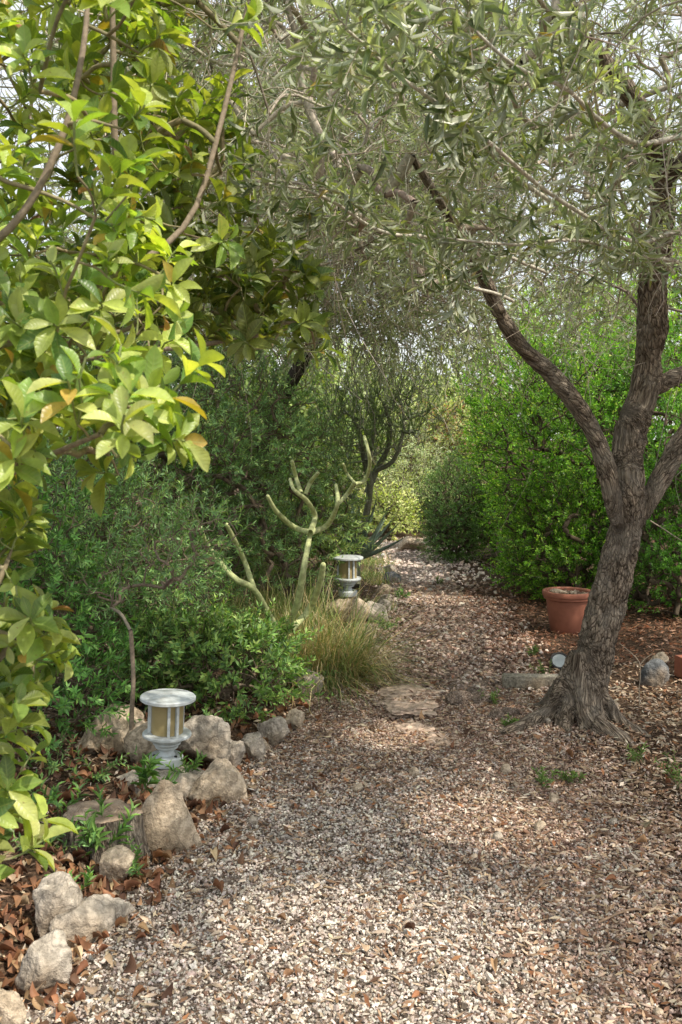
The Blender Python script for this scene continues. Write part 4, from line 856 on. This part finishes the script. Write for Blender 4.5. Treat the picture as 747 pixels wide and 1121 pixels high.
# ------------------------------------------------------------------ made objects
def lathe(prof, n=48, axis_off=(0, 0, 0)):
    pr = A(prof, float); m = len(pr); th = np.arange(n) * 2 * np.pi / n
    V = np.stack([pr[:, None, 0] * np.cos(th), pr[:, None, 0] * np.sin(th), np.repeat(pr[:, 1:2], n, 1)], -1).reshape(-1, 3) + A(axis_off)
    i = np.arange(m * n).reshape(m, n); nx = np.roll(i, -1, 1); Fc = np.stack([i[:-1], nx[:-1], nx[1:], i[1:]], -1).reshape(-1, 4)
    return (V, Fc, (.5, .5, .5))
def sharp(o, ang=35):
    o.data.shade_smooth() if hasattr(o.data, 'shade_smooth') else None
    try: o.data.set_sharp_from_angle(angle=rad(ang))
    except Exception: pass
    return o
M_lampw = paint_mat('lamp_paint', (.55, .60, .61), (.40, .42, .40), .55, 45, .2)
def amber():
    m, nt, out = newmat('amber_glass'); g = nt.nodes.new('ShaderNodeTexCoord').outputs['Object']; f = noise_n(nt, 18, 4, g)
    b = nt.nodes.new('ShaderNodeBsdfPrincipled'); lk(nt, ramp(nt, f, [(.3, (.42, .33, .15)), (.7, (.56, .46, .24))]), b.inputs['Base Color']); b.inputs['Roughness'].default_value = .25
    b.inputs['Specular IOR Level'].default_value = .5; b.inputs['Coat Weight'].default_value = .15
    t = nt.nodes.new('ShaderNodeBsdfTranslucent'); t.inputs[0].default_value = (.6, .5, .28, 1); mx = nt.nodes.new('ShaderNodeMixShader'); mx.inputs[0].default_value = .3
    lk(nt, b.outputs[0], mx.inputs[1]); lk(nt, t.outputs[0], mx.inputs[2]); lk(nt, mx.outputs[0], out.inputs[0]); return m
M_amber = amber(); M_black = paint_mat('black_plastic', (.02, .02, .022), (.04, .038, .035), .45, 40, .1)
def lamp(label, loc, s, rot, tilt=0):
    o = thing('garden_lamp', label, 'lamp', loc, 'low garden lamps in the bed')
    sharp(mk('base', [lathe([(0, 0), (.066, 0), (.068, .004), (.068, .032), (.064, .038), (.036, .04), (.030, .05), (.028, .062), (.030, .068), (0, .068)])], M_lampw, o), 30)
    for k in range(3):
        a = rot + .5 + k * 2.094; sharp(mk('bolt', [lathe([(0, .034), (.0065, .034), (.0065, .0425), (.004, .044), (0, .044)], 12, (.051 * math.cos(a), .051 * math.sin(a), 0))], M_black, o), 30)
    sharp(mk('collar', [lathe([(0, .066), (.042, .066), (.046, .07), (.046, .078), (.040, .080), (.052, .082), (.056, .086), (.056, .093), (.050, .095), (.064, .098), (.070, .103), (.070, .110), (.062, .112), (.090, .114), (.098, .119), (.098, .127), (.094, .131), (.0, .131)])], M_lampw, o), 30)
    sharp(mk('glass', [lathe([(0, .132), (.064, .132), (.064, .262), (0, .262)])], M_amber, o), 30)
    for k in range(6):
        a = rot + (k // 2) * 2 * math.pi / 3 + (k % 2 * 2 - 1) * .24; w = .0055; c = A([math.cos(a), math.sin(a), 0]); t = A([-math.sin(a), math.cos(a), 0])
        V = A([c * r + t * q + A([0, 0, z]) for z in (.1305, .264) for r, q in ((.066, -w), (.078, -w), (.078, w), (.066, w))])
        mk('rib', [(V, A([(0, 3, 2, 1), (4, 5, 6, 7), (0, 1, 5, 4), (1, 2, 6, 5), (2, 3, 7, 6), (3, 0, 4, 7)]), (.5, .5, .5))], M_lampw, o, smooth=False)
    sharp(mk('cap', [lathe([(0, .264), (.107, .264), (.111, .267), (.111, .277), (.107, .281), (.06, .289), (0, .293)])], M_lampw, o), 30)
    o.scale = (s, s, s); o.rotation_euler = (0, tilt, 0); return o
l1 = P(182, 836, 3.86)
lamp('near pale grey garden lamp with amber glass standing on a stone slab', l1, 1.02, rad(-62), rad(2.5))
l2 = P(381, 652, 7.35)
lamp('distant garden lamp on a stone above the grass where the path narrows', l2, 1.08, rad(-70))
# stump
st = G(112, 928, .05); st[2] = .05; so = thing('tree_stump', 'weathered sawn tree stump behind the edging stones', 'stump', st)
nS = 120; th = np.arange(nS) * 2 * np.pi / nS; rr_ = .105 * (1 + .10 * np.cos(2 * th + .5) + .07 * np.cos(5 * th) + .04 * np.cos(9 * th + 1)); ring = []; lpv = []
for z, k in ((-.06, 1.22), (-.02, 1.14), (.02, 1.06), (.06, 1.01), (.085, 1.0), (.11, .99), (.13, .985)):
    rz = rr_ * k * (1 + .05 * noise(np.stack([np.cos(th) * 9, np.sin(th) * 9, th * 0 + z * 4], -1))) + .006 * noise(np.stack([np.cos(th) * 26, np.sin(th) * 26, th * 0 + z * 7], -1), 3)
    ring.append(np.stack([rz * np.cos(th) * 1.15, rz * np.sin(th), np.full(nS, z)], -1)); lpv.append(np.stack([rz * np.cos(th), rz * np.sin(th), np.full(nS, z * .2)], -1))
V = A(ring).reshape(-1, 3); i = np.arange(len(ring) * nS).reshape(-1, nS); nx = np.roll(i, -1, 1); Fc = np.stack([i[:-1], nx[:-1], nx[1:], i[1:]], -1).reshape(-1, 4)
mk('bark', [(V, Fc, (.2, .2, .2), A(lpv).reshape(-1, 3))], M_bark, so)
fr = A([1, .97, .7, .4, .15, .01]); Vt = np.concatenate([ring[-1] * A([f, f, 1]) + A([0, 0, .004 if f < .98 else 0]) + A([0, 0, 1]) * (.006 * noise(ring[-1] * 20 * f))[:, None] for f in fr]); i = np.arange(6 * nS).reshape(6, nS); nx = np.roll(i, -1, 1)
def rings():
    m, nt, out = newmat('cut_wood'); g = nt.nodes.new('ShaderNodeTexCoord').outputs['Object']
    w = nt.nodes.new('ShaderNodeTexWave'); w.wave_type = 'RINGS'; w.rings_direction = 'Z'; w.inputs['Scale'].default_value = 28; w.inputs['Distortion'].default_value = 7; w.inputs['Detail'].default_value = 4; lk(nt, g, w.inputs['Vector'])
    f = noise_n(nt, 14, 5, g, .65); c = ramp(nt, f, [(.35, (.16, .11, .075)), (.52, (.36, .27, .19)), (.7, (.52, .43, .33))]); c = mixc(nt, .18, c, mixc(nt, 1.0, c, w.outputs['Color'], 'MULTIPLY'))
    b = nt.nodes.new('ShaderNodeBsdfPrincipled'); lk(nt, c, b.inputs['Base Color']); b.inputs['Roughness'].default_value = .9; lk(nt, bump(nt, math_n(nt, 'ADD', f, math_n(nt, 'MULTIPLY', w.outputs['Fac'], .3)), .8, .008), b.inputs['Normal']); lk(nt, b.outputs[0], out.inputs[0]); return m
mk('cut_face', [(Vt, np.stack([i[:-1], nx[:-1], nx[1:], i[1:]], -1).reshape(-1, 4), (.3, .3, .3))], rings(), so)
# terracotta pot
M_terra = paint_mat('terracotta', (.33, .125, .075), (.24, .085, .05), .7, 12, .2)
pg = G(621, 690); pg[2] = gz(pg[0], pg[1]) - .005; po = thing('terracotta_pot', 'terracotta plastic flower pot with wide rim standing behind the olive trunk', 'pot', pg)
ps = 52 * S * pg[1] / .36
sharp(mk('body', [(lathe([(0, 0), (.120, 0), (.126, .006), (.150, .16), (.166, .285), (.160, .285), (.150, .23), (0, .225)], 64))], M_terra, po), 40).scale = (ps,) * 3
sharp(mk('rim', [(lathe([(.1665, .262), (.172, .262), (.181, .268), (.183, .285), (.190, .29), (.192, .300), (.192, .318), (.188, .325), (.168, .325), (.160, .318), (.158, .28)], 64))], M_terra, po), 40).scale = (ps,) * 3
pt = []
r_ = np.sqrt(R.random(500)) * .15; a_ = R.random(500) * 6.283; xx, yy = r_ * np.cos(a_), r_ * np.sin(a_)
dsk = lathe([(.0005, .285), (.08, .288), (.155, .28)], 40); cpz = chips(xx, yy, 0, np.stack([R.uniform(.01, .035, 500)] * 3, 1) * A([1, .8, .6]), palette(500, [(.35, .26, .19), (.15, .1, .07), (.5, .42, .33)], [1, 1, .6])); cv = cpz[0].reshape(-1, 8, 3)
cv = cv - np.stack([xx, yy, gz(xx, yy)], -1)[:, None, :] + np.stack([xx, yy, .290 + 0 * xx], -1)[:, None, :]
mk('soil', [(dsk[0], dsk[1], (.10, .07, .05)), (cv.reshape(-1, 3), cpz[1], cpz[2])], M_chip, po, smooth=False).scale = (ps,) * 3
rock('stone', (pg[0] - .075, pg[1] - .03, .29 * ps + pg[2] + .01), (.13, .11, .05), 81, M_stone2, 'flat cream stone lying on the soil in the terracotta pot', 'stone', sub=3, sink=.1)
# spotlight
M_face = paint_mat('frosted_lens', (.42, .47, .48), (.34, .38, .38), .2, 10, .05)
sp_ = P(613, 724, 5.9); gs_ = A([sp_[0], sp_[1] + .03, float(gz(sp_[0], sp_[1]))]); spo = thing('garden_spotlight', 'small black ground spotlight with pale round lens left of the olive trunk', 'spotlight', gs_)
def place(o, off, rot): o.location = off; o.rotation_euler = rot; return o
off = sp_ - gs_; rt = (rad(48), 0, rad(-8))
place(sharp(mk('housing', [lathe([(0, -.07), (.025, -.07), (.035, -.05), (.050, -.02), (.058, 0), (.060, .010), (.057, .014), (.048, .014), (.047, .006), (0, .006)])], M_black, spo)), off, rt)
place(sharp(mk('lens', [lathe([(0, .0095), (.020, .0095), (.046, .0085), (.0465, .007)])], M_face, spo)), off, rt)
mk('stake', [tubes(A([[(0, .0, -.05), (0, .0, off[2] * .5), (0, -.01, off[2] - .03)]]), np.full((1, 3), .010), 8, (.02, .02, .02))], M_black, spo)
# concrete block
M_conc = stone_mat('old_concrete', (.28, .25, .19), (.42, .38, .30), (.50, .46, .37), 12)
def block(name, label, cat, c, size, rotz, mat, bev=.006, disp=.004):
    bm = bmesh.new(); bmesh.ops.create_cube(bm, size=1)
    for v in bm.verts: v.co = Vector((v.co.x * size[0], v.co.y * size[1], v.co.z * size[2]))
    bmesh.ops.bevel(bm, geom=bm.edges[:] , offset=bev, segments=2, affect='EDGES'); bmesh.ops.triangulate(bm, faces=bm.faces[:]); bmesh.ops.subdivide_edges(bm, edges=bm.edges[:], cuts=3, use_grid_fill=True)
    bmesh.ops.triangulate(bm, faces=bm.faces[:])
    V = A([v.co[:] for v in bm.verts]); Fc = A([[v.index for v in f.verts] for f in bm.faces]); bm.free(); V = V + nz(V) * (disp * noise(V * 30, 5))[:, None]
    o = mk(name, [(V, Fc, (.4,) * 3)], mat); o.location = c; o.rotation_euler = (0, 0, rotz); return tag(o, label, cat)
cb = G(585, 757); block('concrete_block', 'mossy concrete kerb block half buried left of the olive trunk', 'block', (cb[0], cb[1] + .06, float(gz(cb[0], cb[1])) + .028), (.34, .10, .085), rad(-4), M_conc)
# hollow brick
M_brick = paint_mat('clay_brick', (.36, .13, .07), (.27, .095, .055), .85, 25, .4)
hb = G(757, 748); hb[2] = gz(hb[0], hb[1]); bx_ = thing('hollow_brick', 'red hollow clay brick with square holes cut by the right edge of the picture', 'brick', (hb[0] + .06, hb[1] + .1, hb[2]))
bmn = [];W_, H_, D_ = .20, .12, .12
def boxv(x0, x1, y0, y1, z0, z1):
    V = A([(x, y, z) for z in (z0, z1) for x, y in ((x0, y0), (x1, y0), (x1, y1), (x0, y1))], float); return (V, BF, (.3, .1, .06))
wl = .009; gx = np.linspace(0, W_, 5); gzz = np.linspace(0, H_, 4)
for q in gx: bmn.append(boxv(q - wl / 2 - W_ / 2, q + wl / 2 - W_ / 2, -D_ / 2, D_ / 2, 0, H_ + .001))
for q in gzz: bmn.append(boxv(-W_ / 2 - .004, W_ / 2 + .004, -D_ / 2 + .002, D_ / 2 - .002, max(q - wl / 2, .001), q + wl / 2 + .0005))
hbm = mk('brick_shell', bmn, M_brick, bx_, smooth=False); bx_.rotation_euler = (0, 0, rad(14))
# thin bare seedling at right, fallen twigs
def bare(name, label, cat, lines, r0, col=(.3, .25, .19)):
    ls = [smooth_line(line_px(l), np.linspace(r0, r0 * .5, len(l)), 14) for l in lines]; b = ls[0][0][0]
    g_ = [tubes(A([l[0] for l in ls]), A([l[1] for l in ls]), 6, col)]
    o = mk(name, [(a[0] - b, *a[1:]) for a in g_], M_twig); o.location = b; return tag(o, label, cat)
bare('bare_twig', 'thin bare forked stem standing right of the olive trunk', 'twig', [[(702, 798, 5.0), (700, 760, 5.0), (701, 728, 5.0), (690, 714, 5.0), (678, 704, 5.0)], [(701, 728, 5.0), (706, 722, 5.0), (714, 716, 5.0)]], .0035)
bare('bare_twig', 'dead grey branch sticking out under the dark hedge at right', 'twig', [[(712, 570, 6.2), (728, 580, 6.2), (747, 592, 6.1), (770, 600, 6.1)]], .005)
for n_, (a, b_, c, d_, lab) in enumerate([(430, 750, 436, 728, 'curved dry twig on gravel beside the blond grass'), (575, 985, 610, 962, 'brown fallen twig on the gravel toward the right'), (655, 1010, 720, 998, 'long fallen twig low on the right'), (520, 610, 600, 655, 'fallen stick lying along the foot of the hedge'), (560, 842, 530, 820, 'short fallen stick in front of the clods')]):
    p, q_ = G(a, b_, .015), G(c, d_, .02); m_ = (p + q_) / 2 + A([.01, .02, .012]); l = smooth_line([p, m_, q_], [.004, .0035, .002], 10)
    o = mk('fallen_twig', [(t_[0] - p, *t_[1:]) for t_ in [tubes(l[0][None], l[1][None], 6, (.26, .18, .12))]], M_twig); o.location = p; tag(o, lab, 'twig', 'fallen twigs on the ground')

# ------------------------------------------------------------------ light, sky, camera
el = math.asin(SUN[2]); az = math.atan2(SUN[0], SUN[1])
w = bpy.data.worlds.new('World'); bpy.context.scene.world = w; w.use_nodes = True; nt = w.node_tree
sky = nt.nodes.new('ShaderNodeTexSky'); sky.sky_type = 'NISHITA'; sky.sun_disc = False; sky.sun_elevation = el; sky.sun_rotation = az; sky.air_density = 1.0; sky.dust_density = 2.5; sky.ozone_density = 1.0
bg = nt.nodes['Background']; hz = nt.nodes.new('ShaderNodeMix'); hz.data_type = 'RGBA'; hz.inputs[0].default_value = .42; nt.links.new(sky.outputs[0], hz.inputs[6]); hz.inputs[7].default_value = (14.2, 14.2, 14.0, 1); nt.links.new(hz.outputs[2], bg.inputs[0]); bg.inputs[1].default_value = .15
ld = bpy.data.lights.new('sun', 'SUN'); ld.energy = 5.0; ld.angle = rad(.53); ld.color = (1, .91, .78); lo = bpy.data.objects.new('sun', ld); COL.objects.link(lo)
lo.rotation_euler = Vector((-SUN[0], -SUN[1], -SUN[2])).to_track_quat('-Z', 'Y').to_euler(); lo.location = (6, -3, 8)
cd = bpy.data.cameras.new('camera'); cam = bpy.data.objects.new('camera', cd); COL.objects.link(cam); cam.location = (0, 0, CH); cam.rotation_euler = (rad(90) - PITCH, 0, 0)
cd.sensor_fit = 'HORIZONTAL'; cd.sensor_width = 24; cd.lens = 24 * F / 747; cd.clip_end = 500; cd.clip_start = .05
cd.dof.use_dof = True; cd.dof.focus_distance = 4.8; cd.dof.aperture_fstop = 9
sc = bpy.context.scene; sc.camera = cam
sc.view_settings.view_transform = 'Standard'; sc.view_settings.look = 'None'; sc.view_settings.exposure = 0; sc.view_settings.gamma = 1
sc.render.engine = 'CYCLES'; cy = sc.cycles; cy.max_bounces = 7; cy.diffuse_bounces = 5; cy.glossy_bounces = 2; cy.transmission_bounces = 4; cy.use_denoising = True; cy.sample_clamp_indirect = 6
try: cy.denoiser = 'OPENIMAGEDENOISE'
except Exception: pass
